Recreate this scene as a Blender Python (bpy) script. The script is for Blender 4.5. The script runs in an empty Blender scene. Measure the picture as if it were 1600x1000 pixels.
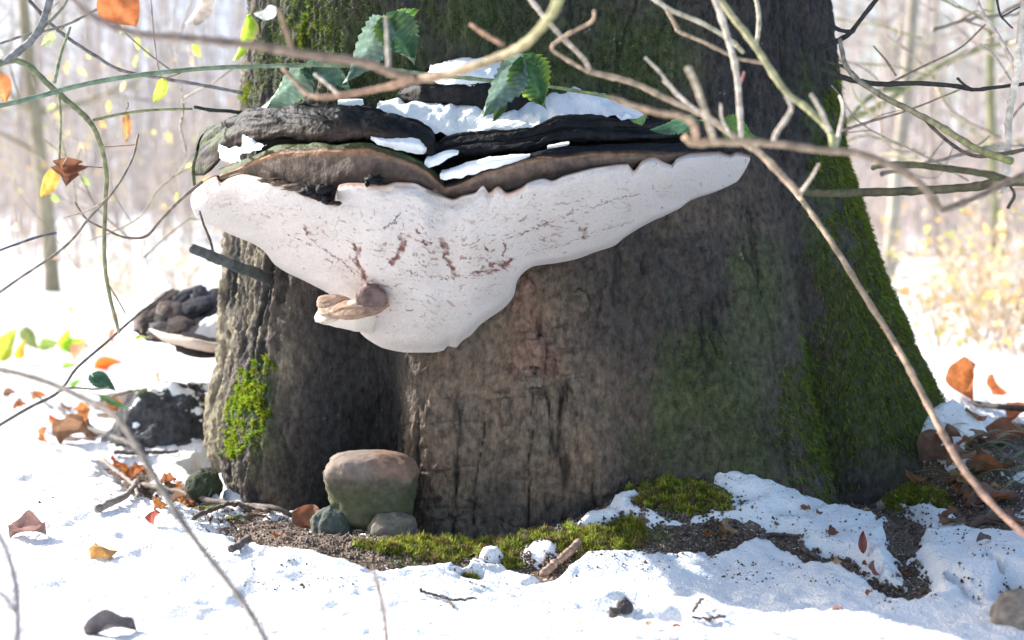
import bpy, math, random
import numpy as np
from mathutils import Vector

random.seed(7); RNG = np.random.default_rng(7)
sc = bpy.context.scene
COL = sc.collection
R = math.radians

# ------------------------------------------------------------------ camera
F = 2300.0                      # focal length in pixels of the 1600 px wide photograph
CAM = np.array([0.0, -2.0, 0.443])
PITCH = math.atan(170 / F)
cd = bpy.data.cameras.new('camera'); cam = bpy.data.objects.new('camera', cd); COL.objects.link(cam)
cam.location = CAM; cam.rotation_euler = (math.pi / 2 - PITCH, 0, 0)
cd.sensor_width = 36; cd.lens = F / 1600 * 36; cd.clip_start = 0.02; cd.clip_end = 2000
cd.dof.use_dof = True; cd.dof.focus_distance = 1.93; cd.dof.aperture_fstop = 4.4
sc.camera = cam

# ------------------------------------------------------------------ light
SUN_AZ = R(-60)                 # measured from +Y (away from the camera) towards +X
SUN_EL = R(28)
TO_SUN = Vector((math.sin(SUN_AZ) * math.cos(SUN_EL), math.cos(SUN_AZ) * math.cos(SUN_EL), math.sin(SUN_EL)))
w = bpy.data.worlds.new('World'); sc.world = w; w.use_nodes = True
nt = w.node_tree; bg = nt.nodes['Background']
sky = nt.nodes.new('ShaderNodeTexSky'); sky.sky_type = 'NISHITA'; sky.sun_disc = False
sky.sun_elevation = SUN_EL; sky.sun_rotation = SUN_AZ; sky.air_density = 1.0; sky.dust_density = 2.6; sky.ozone_density = 1.0
nt.links.new(sky.outputs[0], bg.inputs[0]); bg.inputs[1].default_value = 0.15
sl = bpy.data.lights.new('sun', 'SUN'); sun = bpy.data.objects.new('sun', sl); COL.objects.link(sun)
sl.energy = 4.6; sl.angle = R(0.53); sl.color = (1.0, 0.965, 0.92)
sun.rotation_euler = TO_SUN.to_track_quat('Z', 'Y').to_euler(); sun.location = (-8, 10, 9)
sc.view_settings.view_transform = 'Standard'; sc.view_settings.look = 'None'
sc.view_settings.exposure = 1.15; sc.view_settings.gamma = 1.0

# ------------------------------------------------------------------ pixels and rays
cp, sp_ = math.cos(PITCH), math.sin(PITCH)
def ray(px, py):
    a = (np.asarray(px, float) - 800) / F; b = -(np.asarray(py, float) - 500) / F
    return np.stack([a, cp + b * sp_, -sp_ + b * cp], -1)
def P(px, py, Y):
    d = ray(px, py); t = (np.asarray(Y, float) - CAM[1]) / d[..., 1]
    return CAM + d * t[..., None]
def proj(v):
    q = v - CAM; zc = q[..., 1] * cp - q[..., 2] * sp_; yc = q[..., 1] * sp_ + q[..., 2] * cp
    zc = np.where(zc < 0.05, 0.05, zc)
    return 800 + F * q[..., 0] / zc, 500 - F * yc / zc

# ------------------------------------------------------------------ noise
def _h(i, j, k, s):
    n = (i.astype(np.int64) * 374761393 + j.astype(np.int64) * 668265263 + k.astype(np.int64) * 2147483647 + s * 974634777) & 0xFFFFFFFF
    n = ((n ^ (n >> 13)) * 1274126177) & 0xFFFFFFFF
    n = ((n ^ (n >> 16)) * 2246822519) & 0xFFFFFFFF
    return ((n ^ (n >> 15)) & 0xFFFFFF) / float(0xFFFFFF)
def vn(x, y, z=None, s=0):
    x = np.asarray(x, float); y = np.asarray(y, float); z = np.zeros_like(x) if z is None else np.asarray(z, float)
    xi, yi, zi = np.floor(x), np.floor(y), np.floor(z)
    fx, fy, fz = x - xi, y - yi, z - zi
    fx = fx * fx * (3 - 2 * fx); fy = fy * fy * (3 - 2 * fy); fz = fz * fz * (3 - 2 * fz)
    xi = xi.astype(np.int64); yi = yi.astype(np.int64); zi = zi.astype(np.int64)
    def g(a, b, c): return _h(xi + a, yi + b, zi + c, s)
    r0 = (g(0,0,0)*(1-fx)+g(1,0,0)*fx)*(1-fy) + (g(0,1,0)*(1-fx)+g(1,1,0)*fx)*fy
    r1 = (g(0,0,1)*(1-fx)+g(1,0,1)*fx)*(1-fy) + (g(0,1,1)*(1-fx)+g(1,1,1)*fx)*fy
    return (r0 * (1 - fz) + r1 * fz) * 2 - 1
def fbm(x, y, z=None, o=4, s=0, gain=0.5):
    x = np.asarray(x, float); y = np.asarray(y, float); z = np.zeros_like(x) if z is None else np.asarray(z, float)
    t = np.zeros(np.broadcast(x, y, z).shape); a = 1.0; f = 1.0; n = 0
    for i in range(o):
        t = t + a * vn(x * f + 17.3 * i, y * f - 9.1 * i, z * f + 4.7 * i, s + i * 31); n += a; a *= gain; f *= 2.03
    return t / n
def worley(x, y, s=0):
    xi = np.floor(x).astype(np.int64); yi = np.floor(y).astype(np.int64)
    f1 = np.full(x.shape, 9.0); f2 = np.full(x.shape, 9.0); idv = np.zeros(x.shape)
    for a in (-1, 0, 1):
        for b in (-1, 0, 1):
            cx = xi + a; cy = yi + b; z0 = np.zeros_like(cx)
            hx = _h(cx, cy, z0, s); hy = _h(cx, cy, z0 + 1, s)
            d = np.hypot(cx + 0.1 + 0.8 * hx - x, cy + 0.1 + 0.8 * hy - y)
            n1 = d < f1
            f2 = np.where(n1, f1, np.minimum(f2, d)); idv = np.where(n1, _h(cx, cy, z0 + 2, s), idv); f1 = np.where(n1, d, f1)
    return f1, f2, idv
def ss(a, b, x): t = np.clip((np.asarray(x, float) - a) / (b - a), 0, 1); return t * t * (3 - 2 * t)
def crv(pts):
    """smooth (monotone cubic) interpolation through (x, y) points"""
    xs = np.array([p[0] for p in pts], float); ys = np.array([p[1] for p in pts], float)
    h = np.diff(xs); d = np.diff(ys) / h; m = np.zeros(len(xs))
    m[0] = d[0]; m[-1] = d[-1]
    for i in range(1, len(xs) - 1):
        m[i] = 0 if d[i-1] * d[i] <= 0 else 2 * d[i-1] * d[i] / (d[i-1] + d[i])
    def f(x):
        x = np.clip(np.asarray(x, float), xs[0], xs[-1]); i = np.clip(np.searchsorted(xs, x) - 1, 0, len(xs) - 2)
        t = (x - xs[i]) / h[i]; t2 = t * t; t3 = t2 * t
        return (2*t3-3*t2+1)*ys[i] + (t3-2*t2+t)*h[i]*m[i] + (-2*t3+3*t2)*ys[i+1] + (t3-t2)*h[i]*m[i+1]
    return f

# ------------------------------------------------------------------ mesh building
WL = {}
class MB:
    def __init__(s): s.v = []; s.q = []; s.t = []; s.c = []; s.n = 0
    def add(s, v, q=None, t=None, c=None):
        v = np.asarray(v, float).reshape(-1, 3)
        if q is not None and len(q): s.q.append(np.asarray(q, int).reshape(-1, 4) + s.n)
        if t is not None and len(t): s.t.append(np.asarray(t, int).reshape(-1, 3) + s.n)
        cc = np.ones((len(v), 3)) if c is None else np.broadcast_to(np.asarray(c, float), (len(v), 3))
        s.c.append(cc); s.v.append(v); s.n += len(v); return s
    def grid(s, g, c=None, wrap=False, flip=False):
        nu, nv = g.shape[:2]; i = np.arange(nu * nv).reshape(nu, nv)
        if wrap: i = np.concatenate([i, i[:1]], 0)
        a, b, cc, d = i[:-1, :-1], i[1:, :-1], i[1:, 1:], i[:-1, 1:]
        q = np.stack([a, d, cc, b] if flip else [a, b, cc, d], -1).reshape(-1, 4)
        return s.add(g.reshape(-1, 3), q, None, None if c is None else np.asarray(c).reshape(-1, 3))
    def tube(s, p, r, sides=6, c=None, cap=True, knob=0.0, seed=0):
        p = np.asarray(p, float); n = len(p); r = np.broadcast_to(np.asarray(r, float), (n,)).copy()
        if knob: r = r * (1 + knob * RNG.uniform(-1, 1, n))
        d = np.gradient(p, axis=0); d /= np.linalg.norm(d, axis=1)[:, None] + 1e-12
        up = np.array([0.31, 0.9, 0.3]) if abs(d[:, 1]).max() < 0.85 else np.array([0.9, 0.1, 0.42])
        a = np.cross(d, up); a /= np.linalg.norm(a, axis=1)[:, None] + 1e-12; b = np.cross(d, a)
        th = np.arange(sides) * 2 * math.pi / sides
        g = p[:, None] + r[:, None, None] * (np.cos(th)[None, :, None] * a[:, None] + np.sin(th)[None, :, None] * b[:, None])
        if cap:
            e0 = np.repeat((p[0] - d[0] * r[0] * .35)[None], sides, 0)[None]; e1 = np.repeat((p[-1] + d[-1] * r[-1] * .6)[None], sides, 0)[None]
            g = np.concatenate([e0, g, e1], 0)
        return s.grid(np.swapaxes(g, 0, 1), c, wrap=True)
    def build(s, name, mat, parent=None, smooth=True):
        v = np.concatenate(s.v); c = np.concatenate(s.c)
        base = np.array(WL[parent.name]) if parent is not None else np.array([v[:, 0].mean(), v[:, 1].mean(), v[:, 2].min()])
        q = np.concatenate(s.q) if s.q else np.zeros((0, 4), int); t = np.concatenate(s.t) if s.t else np.zeros((0, 3), int)
        me = bpy.data.meshes.new(name)
        me.vertices.add(len(v)); me.vertices.foreach_set('co', (v - base).astype(np.float32).ravel())
        nl = len(q) * 4 + len(t) * 3; me.loops.add(nl)
        me.loops.foreach_set('vertex_index', np.concatenate([q.ravel(), t.ravel()]).astype(np.int32))
        me.polygons.add(len(q) + len(t))
        me.polygons.foreach_set('loop_start', np.concatenate([np.arange(len(q)) * 4, len(q) * 4 + np.arange(len(t)) * 3]).astype(np.int32))
        me.polygons.foreach_set('use_smooth', np.full(len(q) + len(t), smooth))
        me.update(calc_edges=True); me.validate()
        at = me.color_attributes.new('Col', 'FLOAT_COLOR', 'POINT')
        at.data.foreach_set('color', np.concatenate([c, np.ones((len(c), 1))], 1).astype(np.float32).ravel())
        me.materials.append(mat)
        o = bpy.data.objects.new(name, me); COL.objects.link(o)
        if parent is not None: o.parent = parent
        else: o.location = base
        WL[o.name] = tuple(base)
        return o
def tag(o, label=None, cat=None, group=None, kind=None):
    if label: o['label'] = label
    if cat: o['category'] = cat
    if group: o['group'] = group
    if kind: o['kind'] = kind
    return o
def thing(name, loc, label, cat, group=None):
    o = bpy.data.objects.new(name, None); COL.objects.link(o); o.location = loc; o.empty_display_size = .05
    WL[o.name] = tuple(float(x) for x in loc); return tag(o, label, cat, group)
def spline(p, n):
    p = np.asarray(p, float)
    if len(p) == 2: t = np.linspace(0, 1, n)[:, None]; return p[0] * (1 - t) + p[1] * t
    q = np.concatenate([[2 * p[0] - p[1]], p, [2 * p[-1] - p[-2]]]); m = len(p) - 1
    u = np.linspace(0, m - 1e-6, n); i = u.astype(int); t = (u - i)[:, None]
    a, b, c, d = q[i], q[i + 1], q[i + 2], q[i + 3]
    return .5 * ((2 * b) + (c - a) * t + (2 * a - 5 * b + 4 * c - d) * t ** 2 + (3 * b - a - 3 * c + d) * t ** 3)

# ------------------------------------------------------------------ materials
def principled(name):
    m = bpy.data.materials.new(name); m.use_nodes = True
    return m, m.node_tree, m.node_tree.nodes['Principled BSDF']
def surf(name, c1=None, c2=None, scale=40, rough=.8, bump=.3, bscale=None, bdist=.004, spec=.3, attr=False, amt=.5, trans=0.0, stretch=(1, 1, 1), detail=6, speck=None, sss=0):
    """noise-varied surface; attr=True multiplies the noise on the mesh's own colour"""
    m, t, b = principled(name); N = t.nodes; L = t.links
    tc = N.new('ShaderNodeTexCoord'); mp = N.new('ShaderNodeMapping'); mp.inputs['Scale'].default_value = stretch
    L.new(tc.outputs['Object'], mp.inputs[0])
    nz = N.new('ShaderNodeTexNoise'); nz.inputs['Scale'].default_value = scale; nz.inputs['Detail'].default_value = detail; nz.inputs['Roughness'].default_value = .62
    L.new(mp.outputs[0], nz.inputs[0])
    if attr:
        at = N.new('ShaderNodeAttribute'); at.attribute_name = 'Col'
        mr = N.new('ShaderNodeMapRange'); mr.inputs[1].default_value = .25; mr.inputs[2].default_value = .75
        mr.inputs[3].default_value = 1 - amt; mr.inputs[4].default_value = 1 + amt; L.new(nz.outputs[0], mr.inputs[0])
        mx = N.new('ShaderNodeVectorMath'); mx.operation = 'SCALE'; L.new(at.outputs[0], mx.inputs[0]); L.new(mr.outputs[0], mx.inputs[3])
        col = mx.outputs[0]
    else:
        cr = N.new('ShaderNodeValToRGB'); cr.color_ramp.elements[0].position = .32; cr.color_ramp.elements[1].position = .68
        cr.color_ramp.elements[0].color = (*c1, 1); cr.color_ramp.elements[1].color = (*c2, 1); L.new(nz.outputs[0], cr.inputs[0]); col = cr.outputs[0]
    if speck:
        sc_, thr, scol = speck
        n2 = N.new('ShaderNodeTexNoise'); n2.inputs['Scale'].default_value = sc_; n2.inputs['Detail'].default_value = 3; L.new(tc.outputs['Object'], n2.inputs[0])
        r2 = N.new('ShaderNodeMapRange'); r2.inputs[1].default_value = thr; r2.inputs[2].default_value = thr + .05; L.new(n2.outputs[0], r2.inputs[0])
        mm = N.new('ShaderNodeMix'); mm.data_type = 'RGBA'; L.new(r2.outputs[0], mm.inputs[0]); L.new(col, mm.inputs[6]); mm.inputs[7].default_value = (*scol, 1); col = mm.outputs[2]
    L.new(col, b.inputs['Base Color']); b.inputs['Roughness'].default_value = rough; b.inputs['Specular IOR Level'].default_value = spec
    if bump:
        n3 = N.new('ShaderNodeTexNoise'); n3.inputs['Scale'].default_value = bscale or scale * 2; n3.inputs['Detail'].default_value = 5; L.new(mp.outputs[0], n3.inputs[0])
        bp = N.new('ShaderNodeBump'); bp.inputs['Strength'].default_value = bump; bp.inputs['Distance'].default_value = bdist
        L.new(n3.outputs[0], bp.inputs['Height']); L.new(bp.outputs[0], b.inputs['Normal'])
    if trans:
        tr = N.new('ShaderNodeBsdfTranslucent'); ms = N.new('ShaderNodeMixShader'); ms.inputs[0].default_value = trans
        L.new(col, tr.inputs[0]); L.new(b.outputs[0], ms.inputs[1]); L.new(tr.outputs[0], ms.inputs[2])
        L.new(ms.outputs[0], N['Material Output'].inputs[0])
    return m
M = dict(
    bark=surf('bark', attr=True, scale=120, amt=.75, rough=.85, bump=1.0, bscale=230, bdist=.006, spec=.25, stretch=(1, 1, .55)),
    soil=surf('soil', attr=True, scale=120, amt=.7, rough=.95, bump=.9, bscale=260, bdist=.004, spec=.1, speck=(330, .62, (.75, .76, .8))),
    snow=surf('snow', (.84, .86, .88), (.9, .91, .92), scale=18, rough=.7, bump=.8, bscale=300, bdist=.006, spec=.25, speck=(120, .70, (.10, .08, .065))),
    snowclean=surf('snow_patch', (.84, .86, .88), (.9, .91, .92), scale=18, rough=.7, bump=.5, bscale=330, bdist=.003, spec=.25, speck=(160, .735, (.12, .1, .09))),
    moss=surf('moss', attr=True, scale=50, amt=.4, rough=.9, bump=0, spec=.15, trans=.3),
    pore=surf('pore', attr=True, scale=240, amt=.10, rough=.85, bump=.6, bscale=260, bdist=.003, spec=.25),
    crust=surf('crust', attr=True, scale=90, amt=.5, rough=.62, bump=.6, bscale=170, bdist=.003, spec=.10),
    wood=surf('wood', attr=True, scale=130, amt=.5, rough=.75, bump=.5, bscale=300, bdist=.002, spec=.3),
    leaf=surf('leaf', attr=True, scale=60, amt=.35, rough=.36, bump=.2, bscale=260, bdist=.001, spec=.5, trans=.35),
    dryleaf=surf('dry_leaf', attr=True, scale=80, amt=.45, rough=.65, bump=.3, bscale=260, bdist=.001, spec=.3, trans=.4),
    stone=surf('stone', attr=True, scale=90, amt=.4, rough=.85, bump=.5, bscale=260, bdist=.002, spec=.3),
    far=surf('far_wood', attr=True, scale=8, amt=.4, rough=.9, bump=0, spec=.1),
)

# ------------------------------------------------------------------ trunk shape (smooth radius as a function of angle and height)
TC = np.array([.04, .52])
rLf = crv([(-.15, .53), (.0, .532), (.06, .545), (.1, .545), (.19, .527), (.26, .518), (.4, .510), (.58, .492), (.8, .468), (1.4, .45), (9, .2)])
rRf = crv([(-.15, .74), (.03, .73), (.09, .70), (.125, .683), (.19, .652), (.257, .623), (.366, .58), (.476, .538), (.58, .508), (.8, .48), (1.4, .45), (9, .2)])
rFf = crv([(-.15, .56), (0, .52), (.1, .505), (.25, .49), (.5, .465), (.8, .455), (1.4, .44), (9, .2)])
def trunk_r(th, z):
    """th in degrees, 0 towards the camera, +90 to +x"""
    th = np.asarray(th, float); z = np.asarray(z, float)
    side = np.where(th >= 0, rRf(z), rLf(z)); f = np.sin(np.radians(np.clip(np.abs(th), 0, 180))) ** 2
    back = ss(95, 180, np.abs(th))
    r = rFf(z) * (1 - f) + side * f; r = r * (1 - back) + back * (rFf(z) + .02)
    low = 1 - ss(.0, .62, z); mid = 1 - ss(.2, .9, z)
    g = lambda c, s: np.exp(-((th - c) / s) ** 2)
    r = r - g(-33, 7.5) * (.10 * low + .02 * mid) + g(-50, 6) * .02 * low + g(-60, 9) * .02 * low + g(-17, 6) * .015 * low
    r = r - g(15, 3.5) * .022 * low + g(31, 9) * .03 * low - g(50, 5) * (.07 * low + .01) + g(66, 9) * .01 * low
    r = r - g(-4, 4) * .03 * ss(.62, .8, z) - g(-70, 5) * .02 * mid + g(-80, 6) * .01 * mid
    k = np.radians(th) * .5
    r = r + .016 * fbm(k * 9, z * 3, o=3, s=3) * (1 - ss(1.5, 4, z)) 
    return r
def trunk_xyz(th, z, extra=0):
    r = trunk_r(th, z) + extra; a = np.radians(th)
    return np.stack([TC[0] + r * np.sin(a), TC[1] - r * np.cos(a), z + 0 * r], -1)
def hit_trunk(px, py):
    d = ray(px, py); t = np.full(d.shape[:-1], 1.6)
    for _ in range(70):
        p = CAM + d * t[..., None]; q = p[..., :2] - TC; rr = np.hypot(q[..., 0], q[..., 1]); th = np.degrees(np.arctan2(q[..., 0], -q[..., 1]))
        t = t + np.clip((rr - trunk_r(th, p[..., 2])) * .75, 0, .08)
    return CAM + d * t[..., None]

# ------------------------------------------------------------------ ground shape
def _gz(px, py, Y): p = P(px, py, Y); return (p[0], p[1], p[2])
GP = [(-.7, -.6, 0), (-.35, -.6, 0), (0, -.6, -.005), (.35, -.6, -.005), (.7, -.6, 0), (-.7, 0, 0), (-.35, -.3, 0), (0, -.32, -.01), (-.45, .4, .0), (-.7, .8, .01), (-.3, .1, 0),
      _gz(400, 825, -.02), _gz(480, 828, -.08), _gz(600, 842, -.1), _gz(700, 840, -.11), _gz(860, 832, -.11), _gz(960, 812, -.08), _gz(800, 890, -.18),
      (-.22, .03, -.012), (-.1, .0, -.02), (0.02, .0, -.01), _gz(1060, 755, -.01), _gz(1150, 745, .05), _gz(1250, 775, .1), _gz(1370, 798, .15), _gz(1480, 690, .4), _gz(1472, 652, .6),
      _gz(1600, 650, .7), _gz(1600, 800, .02), _gz(1400, 900, -.2), _gz(1150, 860, -.12), (.3, .9, .08), (-.2, 1.1, .03), (1.1, .4, .05), (1.0, -.4, .01), (-1.1, .3, 0), (-1, 1.2, .02), (.8, 1.5, .04)]
_g = np.array(GP); _n = len(_g)
def _u(r2): return np.where(r2 > 1e-12, r2 * np.log(r2 + 1e-12), 0)
_A = np.zeros((_n + 3, _n + 3)); _d2 = ((_g[:, None, :2] - _g[None, :, :2]) ** 2).sum(-1)
_A[:_n, :_n] = _u(_d2) + np.eye(_n) * .004; _A[:_n, _n] = 1; _A[:_n, _n+1:] = _g[:, :2]; _A[_n:, :_n] = _A[:_n, _n:].T
_w = np.linalg.solve(_A, np.concatenate([_g[:, 2], [0, 0, 0]]))
def ground_z(x, y):
    x = np.asarray(x, float); y = np.asarray(y, float)
    z = _w[_n] + _w[_n+1] * x + _w[_n+2] * y
    for i in range(_n): z = z + _w[i] * _u((x - _g[i, 0]) ** 2 + (y - _g[i, 1]) ** 2)
    z = np.clip(z, -.06, .14)
    k = 1 - ss(1.0, 1.7, np.hypot(x, (y - .3)))
    z = z * k
    z = z + .11 * np.exp(-((x - .665) / .085) ** 2 - ((y - .22) / .075) ** 2)
    left = 1 - ss(-4, 3, x)
    z = z + left * (.02 * np.clip(y - 8, 0, 20)) + .03 * fbm(x * .8, y * .8, o=2, s=5) * ss(1.5, 4, y)
    dist = np.hypot(x, y); hill = ss(34, 120, y)
    z = z + hill * (9 + 12 * (1 - ss(-25, 10, x)))
    return z
def ground_hit(px, py):
    d = ray(px, py); t = 1.2
    for _ in range(4000):
        p = CAM + d * t
        dz = p[2] - float(ground_z(p[0], p[1]))
        if dz < .0006: break
        t += max(.0008, dz * .8)
        if t > 300: break
    return CAM + d * t

# ellipses in which the ground is bare, moss or soil: centre and radii in pixels, turned into places on the ground below
def ell(px, py, lst):
    m = np.zeros(px.shape)
    for (cx, cy, rx, ry, rot) in lst:
        a = R(rot); u = (px - cx) * math.cos(a) + (py - cy) * math.sin(a); v = -(px - cx) * math.sin(a) + (py - cy) * math.cos(a)
        m = np.maximum(m, 1.35 - np.hypot(u / rx, v / ry))
    return m
BARE = [(440, 836, 150, 36, 8), (575, 868, 110, 34, 8), (680, 880, 60, 20, 0), (1010, 850, 70, 20, 0), (790, 852, 225, 34, -2), (700, 818, 230, 28, 0), (930, 830, 90, 34, -10), (1060, 782, 95, 36, 8), (1090, 838, 120, 28, 0), (1130, 850, 50, 24, 0), (1340, 796, 80, 16, 5),
        (1408, 838, 36, 56, -5), (1432, 908, 52, 28, 40), (1295, 880, 96, 18, 18), (1372, 916, 80, 16, 22), (1405, 938, 44, 22, 25), (1160, 790, 26, 8, 0), (1230, 815, 34, 8, 10), (1560, 905, 20, 6, 40), (1215, 843, 44, 12, 8), (1520, 765, 120, 46, 6), (1590, 700, 110, 55, 10), (1420, 775, 60, 26, 10), (1560, 815, 80, 22, 10),
        (985, 956, 30, 10, 5), (1030, 988, 55, 12, 5), (110, 684, 52, 13, 8), (280, 790, 90, 14, 14), (215, 770, 55, 20, 20), (200, 742, 60, 12, 10), (60, 615, 90, 16, 4), (190, 620, 100, 34, 10), (160, 650, 60, 12, 0), (385, 858, 30, 10, -20),
        (1500, 935, 16, 6, 35), (1520, 960, 22, 7, 50), (850, 858, 60, 40, 0), (320, 745, 25, 22, 0), (890, 884, 60, 12, -30), (740, 905, 22, 8, 0), (1590, 945, 36, 30, 0), (1262, 802, 16, 8, 0), (1300, 835, 12, 6, 0), (1050, 860, 40, 10, 0)]
MOSS = [(800, 850, 220, 30, -2), (1060, 775, 90, 28, 8), (960, 830, 60, 32, -20), (1430, 780, 60, 26, 8), (760, 890, 60, 14, -8), (620, 856, 70, 10, 4), (340, 800, 30, 10, 10)]
SNOWADD = [(930, 815, 34, 12, -20), (770, 878, 22, 9, 0), (845, 872, 32, 13, 0), (1170, 760, 90, 24, 20), (1240, 790, 80, 16, 14), (1435, 690, 75, 42, -10), (1500, 662, 70, 22, 10), (1320, 840, 70, 22, 20), (365, 760, 22, 45, -10)]

def axis(dense, lo, hi, far_lo, far_hi, grow=1.12):
    a = list(np.arange(lo, hi, dense)); st = dense; x = a[-1]
    while x < far_hi: st *= grow; x += st; a.append(x)
    st = dense; x = lo; b = []
    while x > far_lo: st *= grow; x -= st; b.append(x)
    return np.array(b[::-1] + a)
gx = axis(.0042, -.80, .95, -160, 160, 1.14); gy = axis(.0046, -.56, .62, -9, 260, 1.13)
GX, GY = np.meshgrid(gx, gy, indexing='ij'); GZ = ground_z(GX, GY)
nearmask = (1 - ss(1.4, 2.2, np.hypot(GX, GY - .2)))
PX, PY = proj(np.stack([GX, GY, GZ], -1))
wob = fbm(GX * 16, GY * 16, o=4, s=41)
bare = ell(PX + 26 * wob, PY + 11 * fbm(GX * 18, GY * 18, o=4, s=43), BARE) * nearmask
mossm = ell(PX + 30 * wob, PY + 9 * wob, MOSS) * nearmask
addm = ell(PX + 16 * wob, PY + 9 * wob, SNOWADD) * nearmask
qx = GX - TC[0]; qy = GY - TC[1]; rr = np.hypot(qx, qy); tth = np.degrees(np.arctan2(qx, -qy)); dtr = rr - trunk_r(tth, np.clip(GZ, -.1, .3))
# soil sheet
crumb = fbm(GX * 60, GY * 60, o=4, s=9) * .006 * nearmask
mossbump = np.clip(mossm, 0, .6) * (.007 + .010 * fbm(GX * 45, GY * 45, o=3, s=19))
soil_z = GZ - .003 + crumb + mossbump
sc1 = np.array([.085, .060, .045]); sc2 = np.array([.19, .14, .105]); mo = np.array([.10, .135, .025])
k = np.clip(.5 + .9 * fbm(GX * 40, GY * 40, o=4, s=12), 0, 1)[..., None]
scol = sc1 * (1 - k) + sc2 * k
mk = np.clip((mossm - .25 + .5 * fbm(GX * 30, GY * 30, o=3, s=14)) * 3, 0, 1)[..., None]
scol = scol * (1 - mk) + mo * mk
ground = MB().grid(np.stack([GX, GY, soil_z], -1), scol).build('ground', M['soil']); tag(ground, 'dark soil and moss showing through the melting snow around the trunk', None, None, 'structure')
# snow sheet: thickness falls below zero where the ground is bare, so its edge is a real melting edge
nz1 = fbm(GX * 11, GY * 11, o=3, s=21); nz2 = fbm(GX * 38, GY * 38, o=3, s=23); nz3 = fbm(GX * 4, GY * 4, o=2, s=25)
thick = .020 + .011 * nz1 * (.4 + .6 * nearmask) + .0032 * nz2 * nearmask + .012 * nz3
nz5 = fbm(GX * 110, GY * 110, o=3, s=27, gain=.7)
thick = thick - .048 * np.clip(bare - .10 + .5 * nz2 * np.clip(bare, 0, 1), 0, 1) + .011 * nz5 * nearmask * np.clip(bare + .25, 0, 1) + .0007 * nz5 * nearmask
thick = np.where(addm > .3, np.maximum(thick, .013 * np.clip((addm - .3) * 2.2, 0, 1) + .004 * nz2), thick)
thick = thick - .05 * (1 - ss(.0, .035, dtr)) * nearmask * (1 - ss(.3, .6, addm))
pits = np.clip(fbm(GX * 24, GY * 24, o=2, s=29) - .35, 0, 1) * .014 * nearmask
snow_z = GZ + thick - pits + np.clip(mossbump, 0, .004)
snow = MB().grid(np.stack([GX, GY, snow_z], -1)).build('snow', M['snow']); tag(snow, 'lumpy melting snow lying over the woodland ground', None, None, 'structure')
def snow_surface(p):
    i = np.clip(np.searchsorted(gx, p[0]), 1, len(gx) - 1); j = np.clip(np.searchsorted(gy, p[1]), 1, len(gy) - 1)
    return float(max(snow_z[i, j], soil_z[i, j]))
def top_hit(px, py):
    d = ray(px, py); t = 1.25
    for _ in range(6000):
        p = CAM + d * t; dz = p[2] - snow_surface(p)
        if dz < .0005: break
        t += max(.0008, dz * .7)
        if t > 200: break
    return CAM + d * t

# ------------------------------------------------------------------ the big tree
tree = thing('tree', (TC[0], TC[1], 0), 'massive old mossy tree trunk with flared roots carrying the huge bracket fungus', 'tree')
ths = np.concatenate([np.linspace(-180, -112, 26)[:-1], np.linspace(-112, 112, 780), np.linspace(112, 180, 26)[1:-1]])
zs = np.concatenate([np.linspace(-.12, .86, 400), .86 + np.cumsum(np.linspace(.01, .25, 62))])
TH, ZZ = np.meshgrid(ths, zs, indexing='ij')
Rb = trunk_r(TH, ZZ); S = np.radians(TH) * .5
warp = .035 * fbm(S * 7, ZZ * 5, o=3, s=51)
left = 1 - ss(-52, -40, TH); right = ss(28, 60, TH); front = (1 - left) * (1 - right); up = ss(.42, .6, ZZ)
rid = 1 - np.abs(fbm((S + warp) * 34, ZZ * 6, o=4, s=53))
rid2 = 1 - np.abs(fbm((S + warp) * 60, ZZ * 13, o=3, s=57))
w2 = .02 * fbm(S * 30, ZZ * 22, o=3, s=52)
cv = np.abs(fbm((S + .4 * warp + .45 * w2) * 30, ZZ * 3.4, o=4, s=54)); chz = np.abs(fbm((S + w2) * 7, (ZZ + .3 * w2) * 30, o=4, s=56)); gate = ss(-.15, .35, fbm(S * 9, ZZ * 8, o=2, s=50))
crack = 1 - np.maximum(np.exp(-(cv / .045) ** 2), np.exp(-(chz / .03) ** 2) * .45) * gate
cid = .5 + .9 * fbm((S + w2) * 24, (ZZ + w2) * 20, o=3, s=55)
fine = fbm(S * 120, ZZ * 90, o=4, s=59, gain=.7)
deep = fbm(S * 14, ZZ * 4, o=3, s=61)
bark = left * (.020 * (rid - .75) + .014 * (rid2 - .75) + .007 * fine) + front * (.007 * (crack - 1) + .007 * (cid - .5) + .004 * (rid - .75) + .0065 * fine) + right * (.020 * (rid - .75) + .016 * (rid2 - .75) + .004 * fine)
bark = bark + up * front * (.012 * (rid - .75) + .008 * (rid2 - .75)) + .008 * deep
G = trunk_xyz(TH, ZZ, bark)
TPX, TPY = proj(G)
c_dark = np.array([.034, .033, .034]); c_brown = np.array([.205, .143, .098]); c_grey = np.array([.150, .118, .092]); c_tan = np.array([.27, .23, .16]); c_red = np.array([.19, .105, .075]); c_green = np.array([.055, .085, .022]); c_olive = np.array([.12, .12, .06])
def mixc(a, b, k): return a * (1 - k[..., None]) + b * k[..., None]
n1 = fbm(S * 16, ZZ * 12, o=4, s=71); n2 = fbm(S * 40, ZZ * 30, o=4, s=73); n3 = fbm(S * 90, ZZ * 60, o=3, s=75)
tcol = np.broadcast_to(c_brown, G.shape).copy()
tcol = mixc(tcol, c_grey, np.clip(.5 + n1, 0, 1))
cav = np.exp(-((TH + 33) / 10) ** 2) * (1 - ss(.5, .62, ZZ)); tcol = mixc(tcol, c_dark * .5, np.clip(cav * 1.9, 0, 1) * .97)  # shade of the hollow painted in as near-black bark colour
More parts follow.
